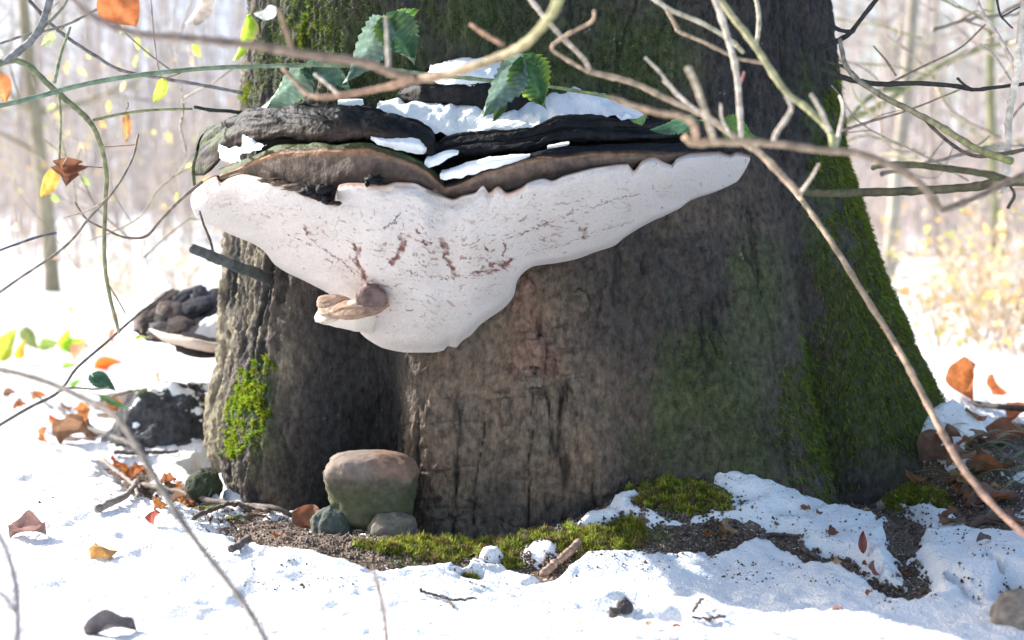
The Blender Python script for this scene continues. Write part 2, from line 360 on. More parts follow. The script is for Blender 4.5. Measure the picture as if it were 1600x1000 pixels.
frb = np.clip(ell(TPX + 40 * n1, TPY + 40 * n1, [(780, 690, 170, 150, 0), (850, 560, 110, 120, 0)]) * 1.5, 0, 1); tcol = mixc(tcol, c_dark * 1.25, (1 - frb) * (1 - left) * .62)
redm = np.clip(ell(TPX + 16 * n2, TPY + 16 * n2, [(822, 500, 30, 80, 5), (835, 570, 40, 45, 0)]) * 1.6 - .2, 0, 1) * (np.cos(np.radians(TH)) > .2); tcol = mixc(tcol, c_red, redm * .6)
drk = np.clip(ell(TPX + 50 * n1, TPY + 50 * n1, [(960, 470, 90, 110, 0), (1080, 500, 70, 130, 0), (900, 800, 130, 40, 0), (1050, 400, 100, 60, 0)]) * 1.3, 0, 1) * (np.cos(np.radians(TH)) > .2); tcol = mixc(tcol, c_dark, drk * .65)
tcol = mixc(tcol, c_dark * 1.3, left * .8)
lt = left * np.clip(.05 + 1.5 * n2 + .9 * n1 + (rid2 - .75) * 2 + 1.1 * (1 - ss(-84, -62, TH)) + .3 * ss(.45, .6, ZZ), 0, 1); tcol = mixc(tcol, c_tan, lt * .85); tcol = mixc(tcol, c_dark * .7, left * np.clip((.80 - rid) * 5, 0, 1))  # tan stands for sunlit highlights towards the left edge; fissures stay dark
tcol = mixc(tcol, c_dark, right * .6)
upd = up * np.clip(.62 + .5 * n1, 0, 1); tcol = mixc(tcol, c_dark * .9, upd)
mossy = np.clip(ell(TPX + 60 * n1 + 30 * n2, TPY + 60 * n1, [(1130, 630, 110, 150, 0), (1060, 640, 80, 130, 0), (1190, 480, 60, 120, 0), (1340, 560, 70, 190, 18), (1310, 330, 30, 130, 4), (1370, 640, 90, 100, 20), (1180, 720, 60, 60, 0), (520, 60, 110, 90, 0), (610, 130, 120, 70, 0), (860, 120, 120, 110, 0), (770, 30, 90, 60, 0), (1000, 90, 100, 90, 0), (390, 640, 36, 80, 8), (395, 155, 30, 30, 0), (1290, 200, 24, 90, 0)]) * 1.2 - .1 + .5 * n2, 0, 1) * (np.cos(np.radians(TH)) > -.25)
tcol = mixc(tcol, c_green * np.array([1.0, .95, 1.05]), mossy * .6); tcol = mixc(tcol, c_olive, np.clip(n3 * 2 - .5, 0, 1) * mossy * .6)
tcol = mixc(tcol, c_dark * .5, front * (1 - crack) * .9)
pale = np.clip((vn(S * 420, ZZ * 420, s=77) - .9) * 12, 0, 1) * front * ss(.0, .3, n1); tcol = mixc(tcol, np.array([.42, .40, .34]), pale * .6)
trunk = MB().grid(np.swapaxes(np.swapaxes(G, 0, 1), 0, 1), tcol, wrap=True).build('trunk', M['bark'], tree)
tn = None
def trunk_normal(th, z):
    e = .6; a = trunk_xyz(th + e, z) - trunk_xyz(th - e, z); b = trunk_xyz(th, z + .006) - trunk_xyz(th, z - .006)
    n = np.cross(a, b); return n / (np.linalg.norm(n, axis=-1)[..., None] + 1e-9)
# limbs far above the frame
for i, (az, z0, ln) in enumerate([(20, 5.2, 4), (-70, 6.0, 4.2), (120, 6.6, 3.8), (200, 7.2, 3.5), (290, 7.9, 3.2), (60, 8.6, 2.8)]):
    a = R(az); p0 = np.array([TC[0], TC[1], z0]); d = np.array([math.cos(a), math.sin(a), .7])
    pts = spline([p0, p0 + d * ln * .4 + RNG.normal(0, .1, 3), p0 + d * ln * .75 + RNG.normal(0, .2, 3), p0 + d * ln + np.array([0, 0, .5])], 14)
    mb = MB().tube(pts, np.linspace(.13, .02, 14), 8, c_grey)
    for j in range(9):
        q = pts[4 + j]; e = q + (d + RNG.normal(0, .7, 3)) * .9; mb.tube(spline([q, (q + e) / 2 + RNG.normal(0, .08, 3), e], 6), np.linspace(.03, .006, 6), 5, c_grey)
    mb.build('limb', M['bark'], tree)

# bark plates that stand proud of the front of the trunk
def bark_plate(px, py, wx, wy, col, h=.0042):
    m = 15; a = np.arange(m) * 2 * math.pi / m
    sq = 1 / np.maximum(np.abs(np.cos(a)), np.abs(np.sin(a))) ** .75
    rr_ = sq * RNG.uniform(.66, 1.14, m)
    ox = px + wx * .5 * rr_ * np.cos(a); oy = py + wy * .5 * rr_ * np.sin(a)
    rings = []; ks = np.array([1.12, 1.0, .86, .45])
    allq = hit_trunk(px + (ox - px)[None] * ks[:, None], py + (oy - py)[None] * ks[:, None])
    for q, e in zip(allq, (-.012, h * .6, h, h * .9)):
        v = (q[:, :2] - TC); v /= np.linalg.norm(v, axis=1)[:, None]
        q[:, :2] += v * (e + RNG.uniform(-.0012, .0012, m))[:, None]; rings.append(q)
    mb = MB(); g = np.stack(rings, 1); ctr = g[:, 3].mean(0)
    g = np.concatenate([g, np.repeat(ctr[None, None], m, 0)], 1)
    mb.grid(g, np.broadcast_to(np.asarray(col), (m, 5, 3)) * RNG.uniform(.8, 1.15, (m, 5, 1)), wrap=True, flip=True)
    return mb.build('bark_plate', M['bark'], tree)
red = (.20, .125, .092); olive = (.17, .15, .08); brn = (.15, .12, .09); gry = (.13, .118, .105)
for a in [(818, 447, 34, 32, red), (815, 480, 36, 24, red), (812, 508, 34, 22, red), (828, 552, 56, 56, red), (828, 596, 44, 20, brn), (905, 470, 30, 40, (.10, .085, .062)), (790, 640, 16, 44, brn)]: bark_plate(*a)

# moss on the trunk: small strands and cushions
def strands(th, z, ln, wd, hang, col, spread=.6):
    """thin leaf-shaped moss strands growing out of the trunk at th, z"""
    n = len(th); p = trunk_xyz(th, z, 0); i = np.clip(np.searchsorted(ths, th), 0, len(ths) - 1); j = np.clip(np.searchsorted(zs, z), 0, len(zs) - 1)
    p = G[i, j] + RNG.normal(0, .0012, (n, 3)); nr = trunk_normal(th, z)
    d = nr * RNG.uniform(.3, 1, (n, 1)) + RNG.normal(0, spread, (n, 3)) * .6 + np.array([0, 0, -1]) * hang; d /= np.linalg.norm(d, axis=1)[:, None]
    L_ = ln * RNG.uniform(.5, 1.3, (n, 1)); s_ = np.cross(d, RNG.normal(0, 1, (n, 3))); s_ /= np.linalg.norm(s_, axis=1)[:, None]; s_ *= wd * RNG.uniform(.6, 1.3, (n, 1))
    p = p - d * L_ * .15
    v = np.stack([p - s_ * .4, p + s_ * .4, p + d * L_ * .6 + s_ * .8 + np.array([0, 0, -1]) * hang * L_ * .15, p + d * L_ * 1.0 + np.array([0, 0, -1]) * hang * L_ * .3, p + d * L_ * .6 - s_ * .8 + np.array([0, 0, -1]) * hang * L_ * .15], 1)
    b = (np.arange(n) * 5)[:, None]
    c = np.asarray(col)[None, None] * RNG.uniform(.6, 1.5, (n, 1, 1)) * np.ones((1, 5, 1)) * np.array([1, 1, 1])
    c = c * np.stack([RNG.uniform(.8, 1.25, n), np.ones(n), RNG.uniform(.6, 1.2, n)], -1)[:, None]
    return v.reshape(-1, 3), np.concatenate([b + [[0, 1, 2]], b + [[0, 2, 4]], b + [[4, 2, 3]]], 1).reshape(-1, 3), c.reshape(-1, 3)
def moss_in(ells, n, ln, wd, hang, col, cl=.15, thr=.25, thlim=(-100, 112), zlim=(-.05, .85), s=81):
    th = RNG.uniform(*thlim, n * 7); z = RNG.uniform(*zlim, n * 7); p = trunk_xyz(th, z); px, py = proj(p)
    sx = np.radians(th) * .5; nn = fbm(sx * 22, z * 16, o=3, s=s); n4 = fbm(sx * 60, z * 50, o=3, s=s + 3)
    e = ell(px + 40 * nn, py + 40 * nn, ells); vis = (trunk_normal(th, z) * (CAM - p)).sum(-1) > -.5
    ok = (e + .9 * nn + .7 * n4 > thr + .35) & (e > 0.02) & vis; ok &= RNG.random(len(ok)) < np.clip(e * 1.6, 0, 1)
    th = th[ok][:n]; z = z[ok][:n]
    return strands(th, z, ln, wd, hang, col)
mb = MB()
v, t_, c = moss_in([(1350, 550, 78, 230, 20), (1318, 330, 34, 150, 6), (1400, 630, 85, 80, 25), (1296, 210, 18, 100, 3), (1320, 480, 60, 150, 15), (1300, 600, 60, 120, 0)], 52000, .0095, .0010, .75, (.115, .158, .030), thr=-.15); mb.add(v, None, t_, c)
mb.build('hanging_moss', M['moss'], tree)['kind'] = 'stuff'
mb = MB()
v, t_, c = moss_in([(1130, 640, 90, 130, 0), (1190, 720, 50, 50, 0), (1260, 620, 50, 130, 0), (1100, 740, 120, 40, 0), (1300, 700, 60, 60, 0)], 14000, .007, .0009, .4, (.075, .115, .03), thr=.35, s=91); mb.add(v, None, t_, c)
v, t_, c = moss_in([(520, 60, 110, 80, 0), (610, 130, 120, 50, 0), (860, 120, 100, 90, 0), (770, 30, 100, 50, 0), (1000, 100, 80, 70, 0), (430, 100, 30, 80, 0)], 12000, .008, .001, .35, (.085, .13, .035), thr=.3, s=95); mb.add(v, None, t_, c)
mb.build('thin_moss', M['moss'], tree)['kind'] = 'stuff'
def cushion(mb, p, n, r, col, k=90, ln=.0055, wd=.0011):
    d = RNG.normal(0, 1, (k, 3)); d += n * 1.2; d /= np.linalg.norm(d, axis=1)[:, None]
    b0 = p + d * r * RNG.uniform(.35, .9, (k, 1)); tip = b0 + (d + RNG.normal(0, .35, (k, 3))) * ln * RNG.uniform(.6, 1.4, (k, 1))
    s_ = np.cross(d, RNG.normal(0, 1, (k, 3))); s_ /= np.linalg.norm(s_, axis=1)[:, None]; s_ *= wd * RNG.uniform(.7, 1.5, (k, 1))
    v = np.stack([b0 - s_, b0 + s_, tip], 1).reshape(-1, 3)
    c = np.asarray(col) * RNG.uniform(.6, 1.4, (k, 1)) * np.array([RNG.uniform(.85, 1.2), 1, RNG.uniform(.7, 1.2)]); mb.add(v, None, np.arange(3 * k).reshape(-1, 3), np.repeat(c, 3, 0))
def cushions_px(pts, mat_parent, col, name, rad=(.006, .012), k=90, ln=.0055):
    mb = MB()
    for (px, py, sx, sy, n) in pts:
        q = hit_trunk(px + RNG.normal(0, sx, n), py + RNG.normal(0, sy, n))
        for p in q:
            u = p[:2] - TC; nn = np.array([u[0], u[1], .02]); nn /= np.linalg.norm(nn)
            if p[1] > .9: continue
            cushion(mb, p - nn * .004, nn, RNG.uniform(*rad), col, k, ln)
    return mb.build(name, M['moss'], mat_parent)
o = cushions_px([(368, 640, 9, 24, 44), (356, 690, 8, 14, 24), (392, 606, 9, 14, 22), (408, 650, 6, 20, 12), (380, 705, 6, 8, 9), (418, 570, 5, 10, 6), (346, 660, 5, 14, 10), (330, 680, 5, 8, 6), (398, 690, 6, 10, 7)], tree, (.27, .36, .035), 'bright_moss_cushion', rad=(.003, .008), k=90, ln=.0042)
tag(o, 'bright yellow-green cushion moss on the sunlit left root'); o['kind'] = 'stuff'
o = cushions_px([(388, 150, 10, 9, 22), (400, 140, 9, 8, 14), (515, 45, 8, 10, 8), (475, 45, 10, 14, 10), (500, 10, 10, 8, 8)], tree, (.19, .25, .035), 'moss_clump', k=100); o['kind'] = 'stuff'

# ------------------------------------------------------------------ the big bracket fungus
lip = crv([(298, .15), (320, .085), (360, .01), (430, -.09), (520, -.16), (600, -.195), (660, -.195), (700, -.175), (740, -.19), (820, -.19), (900, -.16), (1000, -.09), (1080, -.02), (1130, .04), (1172, .11)])
lowY = crv([(298, .165), (360, .15), (430, .11), (500, .06), (560, .03), (620, .0), (680, -.02), (740, -.02), (810, -.005), (900, .005), (1000, .03), (1060, .06), (1110, .09), (1172, .125)])
topy = crv([(298, 312), (306, 294), (318, 288), (338, 279), (346, 287), (356, 281), (380, 274), (404, 279), (430, 286), (446, 293), (456, 298), (470, 298), (480, 306), (490, 311), (500, 306), (510, 314), (520, 320), (526, 300), (530, 290), (548, 287), (580, 288), (600, 291), (620, 286), (645, 287), (665, 296), (690, 306), (708, 313), (722, 308), (742, 303), (755, 291), (764, 302), (778, 293), (792, 303), (815, 295), (826, 287), (850, 281), (862, 284), (880, 277), (905, 270), (930, 264), (980, 258), (990, 268), (1004, 252), (1020, 247), (1040, 256), (1049, 259), (1058, 249), (1080, 242), (1120, 240), (1140, 245), (1150, 241), (1172, 246)])
lowy = crv([(298, 320), (306, 338), (322, 348), (360, 366), (403, 385), (416, 396), (428, 412), (445, 424), (480, 441), (530, 470), (548, 492), (565, 522), (585, 537), (602, 545), (640, 551), (672, 551), (692, 548), (700, 541), (712, 543), (722, 533), (735, 524), (750, 508), (765, 497), (790, 479), (803, 461), (808, 440), (818, 426), (835, 416), (870, 411), (900, 405), (930, 394), (960, 384), (975, 372), (1000, 356), (1025, 343), (1060, 329), (1080, 314), (1110, 304), (1150, 286), (1164, 266), (1172, 250)])
fung = thing('bracket_fungus', tuple(P(640, 550, .02)), 'huge bracket fungus with dark layered crust and broad white underside on the trunk', 'fungus')
NU, NV = 640, 200
pxs = np.linspace(298, 1172, NU); vv = np.linspace(0, 1, NV)
ty, ly = topy(pxs), lowy(pxs)
PXg = np.repeat(pxs[:, None], NV, 1); V = np.repeat(vv[None], NU, 0)
PYg = ty[:, None] * (1 - V) + ly[:, None] * V
sh = V ** 1.0
def gsm(a, k=46):
    ker = np.exp(-(np.arange(-3 * k, 3 * k + 1) / k) ** 2); ker /= ker.sum(); return np.convolve(np.pad(a, 3 * k, mode='edge'), ker, 'valid')
tys, lys = gsm(ty), gsm(ly); Vs = np.clip((PYg - tys[:, None]) / (lys - tys)[:, None], 0, 1.15)
Yg = lip(pxs)[:, None] * (1 - Vs) + lowY(pxs)[:, None] * Vs - .028 * np.sin(np.pi * np.clip(Vs, 0, 1)) ** .8 * ((lys - tys) / 260)[:, None]
Yg = Yg + .008 * np.exp(-(V / .05) ** 2)                    # rounded lip
Yg = Yg + .02 * np.exp(-((1 - V) / .04) ** 2)              # rolls under to the trunk
Yg = Yg + .010 * fbm(PXg / 75, PYg / 45, o=3, s=101) + .0022 * fbm(PXg / 16, PYg / 10, o=3, s=103)
# scratches torn through the pale pores
STR = [[(553, 382), (562, 392), (556, 404), (560, 416), (568, 424), (570, 436)], [(626, 368), (630, 380), (626, 392), (620, 402), (612, 411)], [(600, 358), (608, 350), (618, 345), (624, 335)], [(690, 378), (698, 388), (694, 400), (704, 412), (714, 432)], [(768, 416), (778, 410), (786, 414), (800, 405)], [(786, 400), (790, 390), (788, 380)], [(905, 358), (913, 362), (916, 358), (912, 366), (915, 372)], [(758, 384), (764, 392)], [(652, 360), (656, 366)], [(476, 358), (484, 362), (480, 370)], [(496, 386), (506, 390), (520, 400), (540, 412), (556, 432)], [(800, 372), (850, 352), (900, 330), (960, 312), (1000, 304)], [(820, 398), (880, 382), (930, 362), (990, 345)], [(640, 428), (670, 432), (700, 436), (760, 430), (800, 416)], [(740, 425), (756, 424), (780, 422)], [(440, 360), (466, 372), (488, 384)], [(660, 376), (674, 382)], [(600, 384), (604, 380)]]
SW = [3.2, 4.4, 1.2, 4.0, 3.8, 2.0, 3.6, 1.8, 1.8, 1.4, .5, .45, .4, .5, 1.6, .4, 1.6, 1.6]
jx = 7 * fbm(PXg / 6, PYg / 6, o=4, s=107, gain=.7); jy = 7 * fbm(PXg / 6, PYg / 6, o=4, s=109, gain=.7)
scr = np.zeros_like(PXg)
for pts, wd in zip(STR, SW):
    for (x0, y0), (x1, y1) in zip(pts[:-1], pts[1:]):
        dx, dy = x1 - x0, y1 - y0; t = np.clip(((PXg + jx - x0) * dx + (PYg + jy - y0) * dy) / (dx * dx + dy * dy), 0, 1)
        scr = np.maximum(scr, 1 - ss(wd * .55, wd * 1.25, np.hypot(PXg + jx - x0 - t * dx, PYg + jy - y0 - t * dy)))
Yg = Yg + .0022 * scr
g = P(PXg, PYg, Yg)
c_p = np.array([.57, .53, .515]); c_pl = np.array([.68, .55, .46])
pc = np.broadcast_to(c_p, g.shape).copy()
ang = .42 * np.sign(735 - PXg) * np.minimum(1, np.abs(735 - PXg) / 120)       # speckles lie along the slope of the face
ua = (PXg * np.cos(ang) + PYg * np.sin(ang)); va = (-PXg * np.sin(ang) + PYg * np.cos(ang))
zone = np.clip(1.5 - np.hypot((PXg - 690) / 300, (V - .48) / .30), 0, 1)
wq = fbm(PXg / 12, PYg / 12, o=3, s=111); Vpx = V * (lys - tys)[:, None]; spk = fbm(PXg / 6.5 + 1.2 * wq, Vpx / 2.4 + 2.0 * wq, o=2, s=113); spk2 = fbm(PXg / 45, PYg / 30, o=3, s=115)
spm = np.clip((spk - .36 + .30 * spk2) * 6, 0, 1) * zone
dusty = np.clip(zone * (.5 + .9 * spk2), 0, 1)
pc = mixc(pc, np.array([.50, .42, .38]), dusty * .5)
pc = mixc(pc, np.array([.20, .12, .095]), spm * .75)
iso = np.clip((vn(PXg / 5, PYg / 5, s=117) - .86) * 14, 0, 1) * (V > .04) * (V < .9); pc = mixc(pc, np.array([.14, .09, .07]), iso * .7)
pc = mixc(pc, np.array([.16, .062, .045]), np.clip(scr * (.75 + .8 * fbm(PXg / 5, PYg / 5, o=2, s=110)), 0, 1))
rim = np.exp(-(V / .022) ** 2) * np.clip(.5 + 1.2 * fbm(PXg / 30, PYg * 0, o=2, s=119) + .8 * ss(950, 1100, PXg), 0, 1); pc = mixc(pc, np.array([.36, .17, .105]), rim)
bite = np.clip(ell(PXg + 8 * spk2, PYg + 6 * spk2, [(478, 300, 26, 7, 18), (508, 308, 12, 10, 30), (522, 318, 10, 4, 0), (585, 288, 14, 6, 0), (690, 303, 26, 5, 10)]) * 3 - .6, 0, 1); pc = mixc(pc, np.array([.035, .028, .026]), bite)
lipr = ss(0, .03, V); pc = mixc(pc, c_pl, (1 - ss(.02, .09, V)) * .35)
# back of the pore body: runs into the trunk, and the lip folds back under the crust
def into_trunk(p, depth=.05, up_=.02):
    q = p.copy(); u = q[:, :2] - TC; rr_ = np.hypot(u[:, 0], u[:, 1]); th = np.degrees(np.arctan2(u[:, 0], -u[:, 1])); r = np.minimum(trunk_r(th, q[:, 2]) - depth, rr_)
    q[:, :2] = TC + u / rr_[:, None] * r[:, None]; q[:, 2] += up_; return q
tail = into_trunk(g[:, -1]); tail_m = g[:, -1] * .55 + tail * .45 + np.array([0, 0, .012])
h1 = P(pxs, ty - 3, lip(pxs) + .022); h2 = P(pxs, ty - 5, lip(pxs) + .075); h3 = into_trunk(h2, .03, 0)
gg = np.concatenate([h3[:, None], h2[:, None], h1[:, None], g, tail_m[:, None], tail[:, None]], 1)
cc = np.concatenate([np.broadcast_to([.05, .04, .035], (NU, 2, 3)), np.broadcast_to([.3, .18, .12], (NU, 1, 3)), pc, np.broadcast_to(c_p * .9, (NU, 2, 3))], 1)
o = MB().grid(gg, cc, flip=True).build('pore_surface', M['pore'], fung); tag(o, 'broad white pore surface with dark speckles and red-brown scratches')

def tier(name, x0, x1, rails, mat, cols, n=360, sub=9, amp=.006, ring=0.0, seed=0, lab=None, fs=1.0, taper=26):
    """shelf of crust: rails are (y curve, depth curve) across the pixel columns, lofted front to back"""
    xs = np.linspace(x0, x1, n); pts = np.stack([P(xs, y(xs) , d(xs)) for y, d in rails], 1)
    k = len(rails); m = (k - 1) * sub + 1
    q = np.concatenate([2 * pts[:, :1] - pts[:, 1:2], pts, 2 * pts[:, -1:] - pts[:, -2:-1]], 1)
    u = np.linspace(0, k - 1 - 1e-6, m); i = u.astype(int); t = (u - i)[None, :, None]
    a, b, c_, d_ = q[:, i], q[:, i + 1], q[:, i + 2], q[:, i + 3]
    g = .5 * ((2 * b) + (c_ - a) * t + (2 * a - 5 * b + 4 * c_ - d_) * t ** 2 + (3 * b - a - 3 * c_ + d_) * t ** 3)
    e = np.minimum(1, np.minimum(np.arange(n), np.arange(n)[::-1]) / taper)[:, None]
    du = np.gradient(g, axis=0); dv = np.gradient(g, axis=1); nr = np.cross(dv, du); nr /= np.linalg.norm(nr, axis=2)[..., None] + 1e-12
    U = np.repeat(xs[:, None], m, 1); W = np.repeat(u[None], n, 0)
    disp = amp * fbm(U / 44 * fs, W * .9, o=3, s=seed) + .28 * amp * fbm(U / 10 * fs, W * 1.6, o=3, s=seed + 7) + 0 * ring * np.sin(W * 9 + 2.2 * fbm(U / 70, W * .5, o=2, s=seed + 9))
    g = g + nr * (disp * (.25 + .75 * e))[..., None] * np.where(nr[..., 1:2] < 5, 1, 1)
    cl = np.array(cols); c = cl[i][None] * (1 - t) + cl[np.minimum(i + 1, k - 1)][None] * t
    c = c * (1 + .35 * fbm(U / 22, W * 2.5, o=3, s=seed + 3))[..., None]
    mg = (np.clip(fbm(U / 26, W * 1.5, o=3, s=seed + 5) * 3 + .5, 0, 1) * (1 - ss(330, 400, U)))[..., None]; c = c * (1 - mg) + np.array([.04, .062, .018]) * mg
    o = MB().grid(g, np.clip(c, .004, 1), flip=True).build(name, mat, fung)
    if lab: tag(o, lab)
    return g
def off(c, d): return lambda x: c(x) + d
def mixf(a, b, k): return lambda x: a(x) * (1 - k) + b(x) * k
blk = (.012, .012, .014); blk2 = (.015, .0155, .018); brw = (.115, .085, .07); brd = (.05, .037, .031); grn = (.05, .075, .024); ora = (.25, .13, .065)
# left lower tier with its brown margin
Bb = crv([(343, 284), (380, 278), (430, 288), (470, 302), (500, 312), (520, 304), (560, 292), (600, 292), (640, 290), (670, 300), (694, 310)])
Bt = crv([(343, 276), (380, 262), (410, 248), (440, 239), (480, 236), (505, 233), (520, 236), (560, 234), (600, 240), (640, 254), (665, 268), (694, 292)])
tier('brown_margin', 343, 694, [(off(Bb, -6), off(lip, .10)), (off(Bb, 2), off(lip, .03)), (mixf(Bb, Bt, .3), off(lip, .016)), (mixf(Bb, Bt, .8), off(lip, .015)), (Bt, off(lip, .014)), (off(Bt, -4), off(lip, .022)), (off(Bt, -8), off(lip, .03)), (off(Bt, -12), off(lip, .05)), (off(Bt, -8), off(lip, .13))],
     M['crust'], [blk, blk, brd, brw, ora, brd, grn, grn, blk], amp=.0035, seed=121, lab='velvety brown growing margin above the white underside, left lobe')
# left upper tier: thick dark roll
Ab = crv([(303, 276), (318, 274), (335, 262), (355, 240), (400, 224), (440, 221), (500, 222), (580, 219), (620, 226), (655, 242), (682, 262)])
At = crv([(303, 246), (308, 222), (316, 205), (340, 192), (364, 182), (385, 175), (409, 168), (448, 161), (480, 166), (508, 168), (562, 165), (610, 177), (646, 186), (668, 196), (678, 206), (682, 226)])
lipA = crv([(303, .13), (330, .06), (360, .01), (430, -.08), (520, -.145), (600, -.175), (660, -.17), (682, -.15)])
bk = lambda x: lipA(x) * 0 + .16
tier('upper_crust', 303, 682, [(off(Ab, -8), off(lipA, .16)), (off(Ab, -1), off(lipA, .05)), (mixf(Ab, At, .18), off(lipA, .024)), (mixf(Ab, At, .45), off(lipA, .026)), (mixf(Ab, At, .68), off(lipA, .038)), (mixf(Ab, At, .82), off(lipA, .05)), (mixf(Ab, At, .95), off(lipA, .07)), (off(At, 0), off(lipA, .10)), (off(At, 8), bk), (off(At, 14), off(bk, .1))],
     M['crust'], [blk, blk, brd, (.022, .019, .018), (.014, .015, .018), (.017, .018, .022), (.018, .02, .024), (.022, .026, .022), blk, blk], n=420, amp=.0075, ring=.0016, seed=131, lab='thick dark rolled crust of the left lobe')
# right lower tier with brown margin
Dm = crv([(676, 312), (700, 314), (730, 308), (762, 304), (819, 296), (887, 278), (950, 267), (1000, 262), (1040, 258), (1080, 250), (1120, 244)])
Dt = crv([(676, 296), (700, 291), (719, 286), (778, 263), (856, 247), (919, 242), (981, 241), (1028, 243), (1080, 240), (1120, 238)])
Dk = crv([(676, 282), (700, 277), (740, 268), (780, 254), (830, 239), (887, 228), (981, 224), (1060, 222), (1100, 226), (1120, 232)])
tier('brown_margin', 676, 1120, [(off(Dm, -4), off(lip, .10)), (off(Dm, 1), off(lip, .03)), (mixf(Dm, Dt, .35), off(lip, .018)), (mixf(Dm, Dt, .8), off(lip, .016)), (Dt, off(lip, .016)), (mixf(Dt, Dk, .35), off(lip, .028)), (mixf(Dt, Dk, .8), off(lip, .04)), (Dk, off(lip, .055)), (off(Dk, 3), off(lip, .15))],
     M['crust'], [blk, blk, brd, (.16, .115, .09), (.2, .115, .07), blk2, blk2, blk2, blk], amp=.0035, seed=141, lab='narrow brown growing margin above the white underside, right lobe')
# right upper tier
Cb = crv([(664, 268), (680, 262), (700, 250), (760, 245), (825, 238), (887, 228), (981, 223), (1069, 218), (1108, 226)])
Ct = crv([(664, 250), (680, 232), (700, 216), (730, 209), (756, 206), (800, 203), (834, 199), (855, 190), (872, 184), (919, 180), (969, 185), (1025, 187), (1060, 195), (1090, 208), (1108, 220)])
lipC = crv([(664, -.15), (700, -.145), (800, -.155), (900, -.125), (1000, -.06), (1060, .0), (1108, .04)])
bkC = lambda x: np.interp(x, [664, 900, 1108], [.10, .10, .16])
tier('upper_crust', 664, 1108, [(off(Cb, -3), off(lipC, .15)), (off(Cb, -1), off(lipC, .05)), (mixf(Cb, Ct, .2), off(lipC, .022)), (mixf(Cb, Ct, .42), off(lipC, .026)), (mixf(Cb, Ct, .52), off(lipC, .042)), (mixf(Cb, Ct, .72), off(lipC, .044)), (mixf(Cb, Ct, .92), off(lipC, .056)), (Ct, off(lipC, .08)), (off(Ct, 8), bkC), (off(Ct, 14), off(bkC, .12))],
     M['crust'], [blk, blk, blk2, blk2, blk, (.017, .017, .018), (.020, .0195, .020), (.022, .021, .021), blk, blk], n=440, amp=.006, ring=.0016, seed=151, lab='dark ridged crust of the right lobe')
# crust body behind, joins everything to the trunk
Et = crv([(400, 200), (500, 196), (600, 200), (660, 215), (700, 225), (800, 215), (900, 200), (1000, 200), (1100, 222)])
Eb = crv([(400, 262), (500, 275), (600, 285), (690, 296), (800, 280), (900, 262), (1000, 250), (1100, 236)])
tier('inner_flesh', 400, 1100, [(Eb, off(bkC, .1)), (Eb, off(lip, .085)), (mixf(Eb, Et, .5), off(lip, .085)), (Et, off(lip, .10)), (off(Et, -6), off(bkC, .1))], M['crust'], [blk, blk, blk, blk, blk], amp=.003, seed=161, n=200)

# the small brown bracket growing from the white face
yb = thing  # (kept simple: parts of the big fungus)
def lobe(mb, c, rx, ry, rz, col, seed, nu=28, nv=16, rough=.14, fr=9, ax=None):
    a = np.linspace(0, 2 * np.pi, nu + 1)[:-1]; b = np.linspace(-np.pi / 2, np.pi / 2, nv)
    A_, B_ = np.meshgrid(a, b, indexing='ij'); d = np.stack([np.cos(A_) * np.cos(B_), np.sin(A_) * np.cos(B_), np.sin(B_)], -1)
    k_ = 1 + rough * fbm(d[..., 0] * fr * .3 + seed, d[..., 1] * fr * .3, d[..., 2] * fr * .3 + seed * .37, o=4, s=seed)
    g = d * np.array([rx, ry, rz]) * k_[..., None]
    if ax is not None:
        X = np.array(ax[0], float); X /= np.linalg.norm(X); Z = np.array(ax[1], float); Z -= X * (X @ Z); Z /= np.linalg.norm(Z); Yx = np.cross(Z, X)
        g = g[..., :1] * X + g[..., 1:2] * Yx + g[..., 2:] * Z
    col = np.asarray(col, float); cc_ = np.broadcast_to(col, g.shape) if col.ndim == 1 else col
    mb.grid(g + c, cc_ * (1 + .5 * (k_[..., None] - 1) / max(rough, .01) * .5), wrap=True); return d
Ys = -.045
mb = MB()
rl = [(492, 487), (505, 478), (540, 476), (570, 468), (598, 462)]
xs = np.linspace(492, 600, 90)
fa = crv([(492, 497), (505, 492), (530, 488), (560, 484), (585, 480), (600, 478)]); fb = crv([(492, 503), (510, 508), (540, 514), (570, 520), (600, 520)])
fd = crv([(492, -.045), (520, -.085), (550, -.09), (575, -.06), (600, .0)])
pts = np.stack([P(xs, fa(xs) - 3, fd(xs) + .03), P(xs, fa(xs), fd(xs) + .004), P(xs, fa(xs) + 3, fd(xs)), P(xs, fa(xs) * .5 + fb(xs) * .5, fd(xs) + .012), P(xs, fb(xs), fd(xs) + .05), P(xs, fb(xs) - 2, fd(xs) + .12)], 1)
pts[:, :, 2] += .0012 * fbm(xs[:, None] / 12 * np.ones((1, 6)), np.ones((90, 1)) * np.arange(6)[None], o=3, s=5)
MB().grid(pts, np.broadcast_to((.80, .73, .67), pts.shape), flip=True).build('young_bracket_underside', M['pore'], fung)
mb = MB()
lobe(mb, P(523, 474, -.05), .024, .03, .0075, (.30, .21, .155), 3, ax=((1, 0, -.15), (0, -.3, 1)))
lobe(mb, P(520, 481, -.062), .02, .03, .0065, (.36, .26, .19), 4, ax=((1, 0, .1), (0, -.3, 1)))
lobe(mb, P(516, 490, -.066), .021, .028, .0075, (.62, .50, .40), 5, ax=((1, 0, .25), (0, -.3, 1)))
lobe(mb, P(560, 482, -.08), .040, .032, .008, (.33, .22, .155), 6, ax=((1, 0, .1), (0, -.3, 1)))
lobe(mb, P(556, 475, -.072), .012, .018, .0055, (.66, .52, .40), 8)
o = mb.build('young_bracket', M['crust'], fung); tag(o, 'small brown frilled bracket growing out of the white underside')
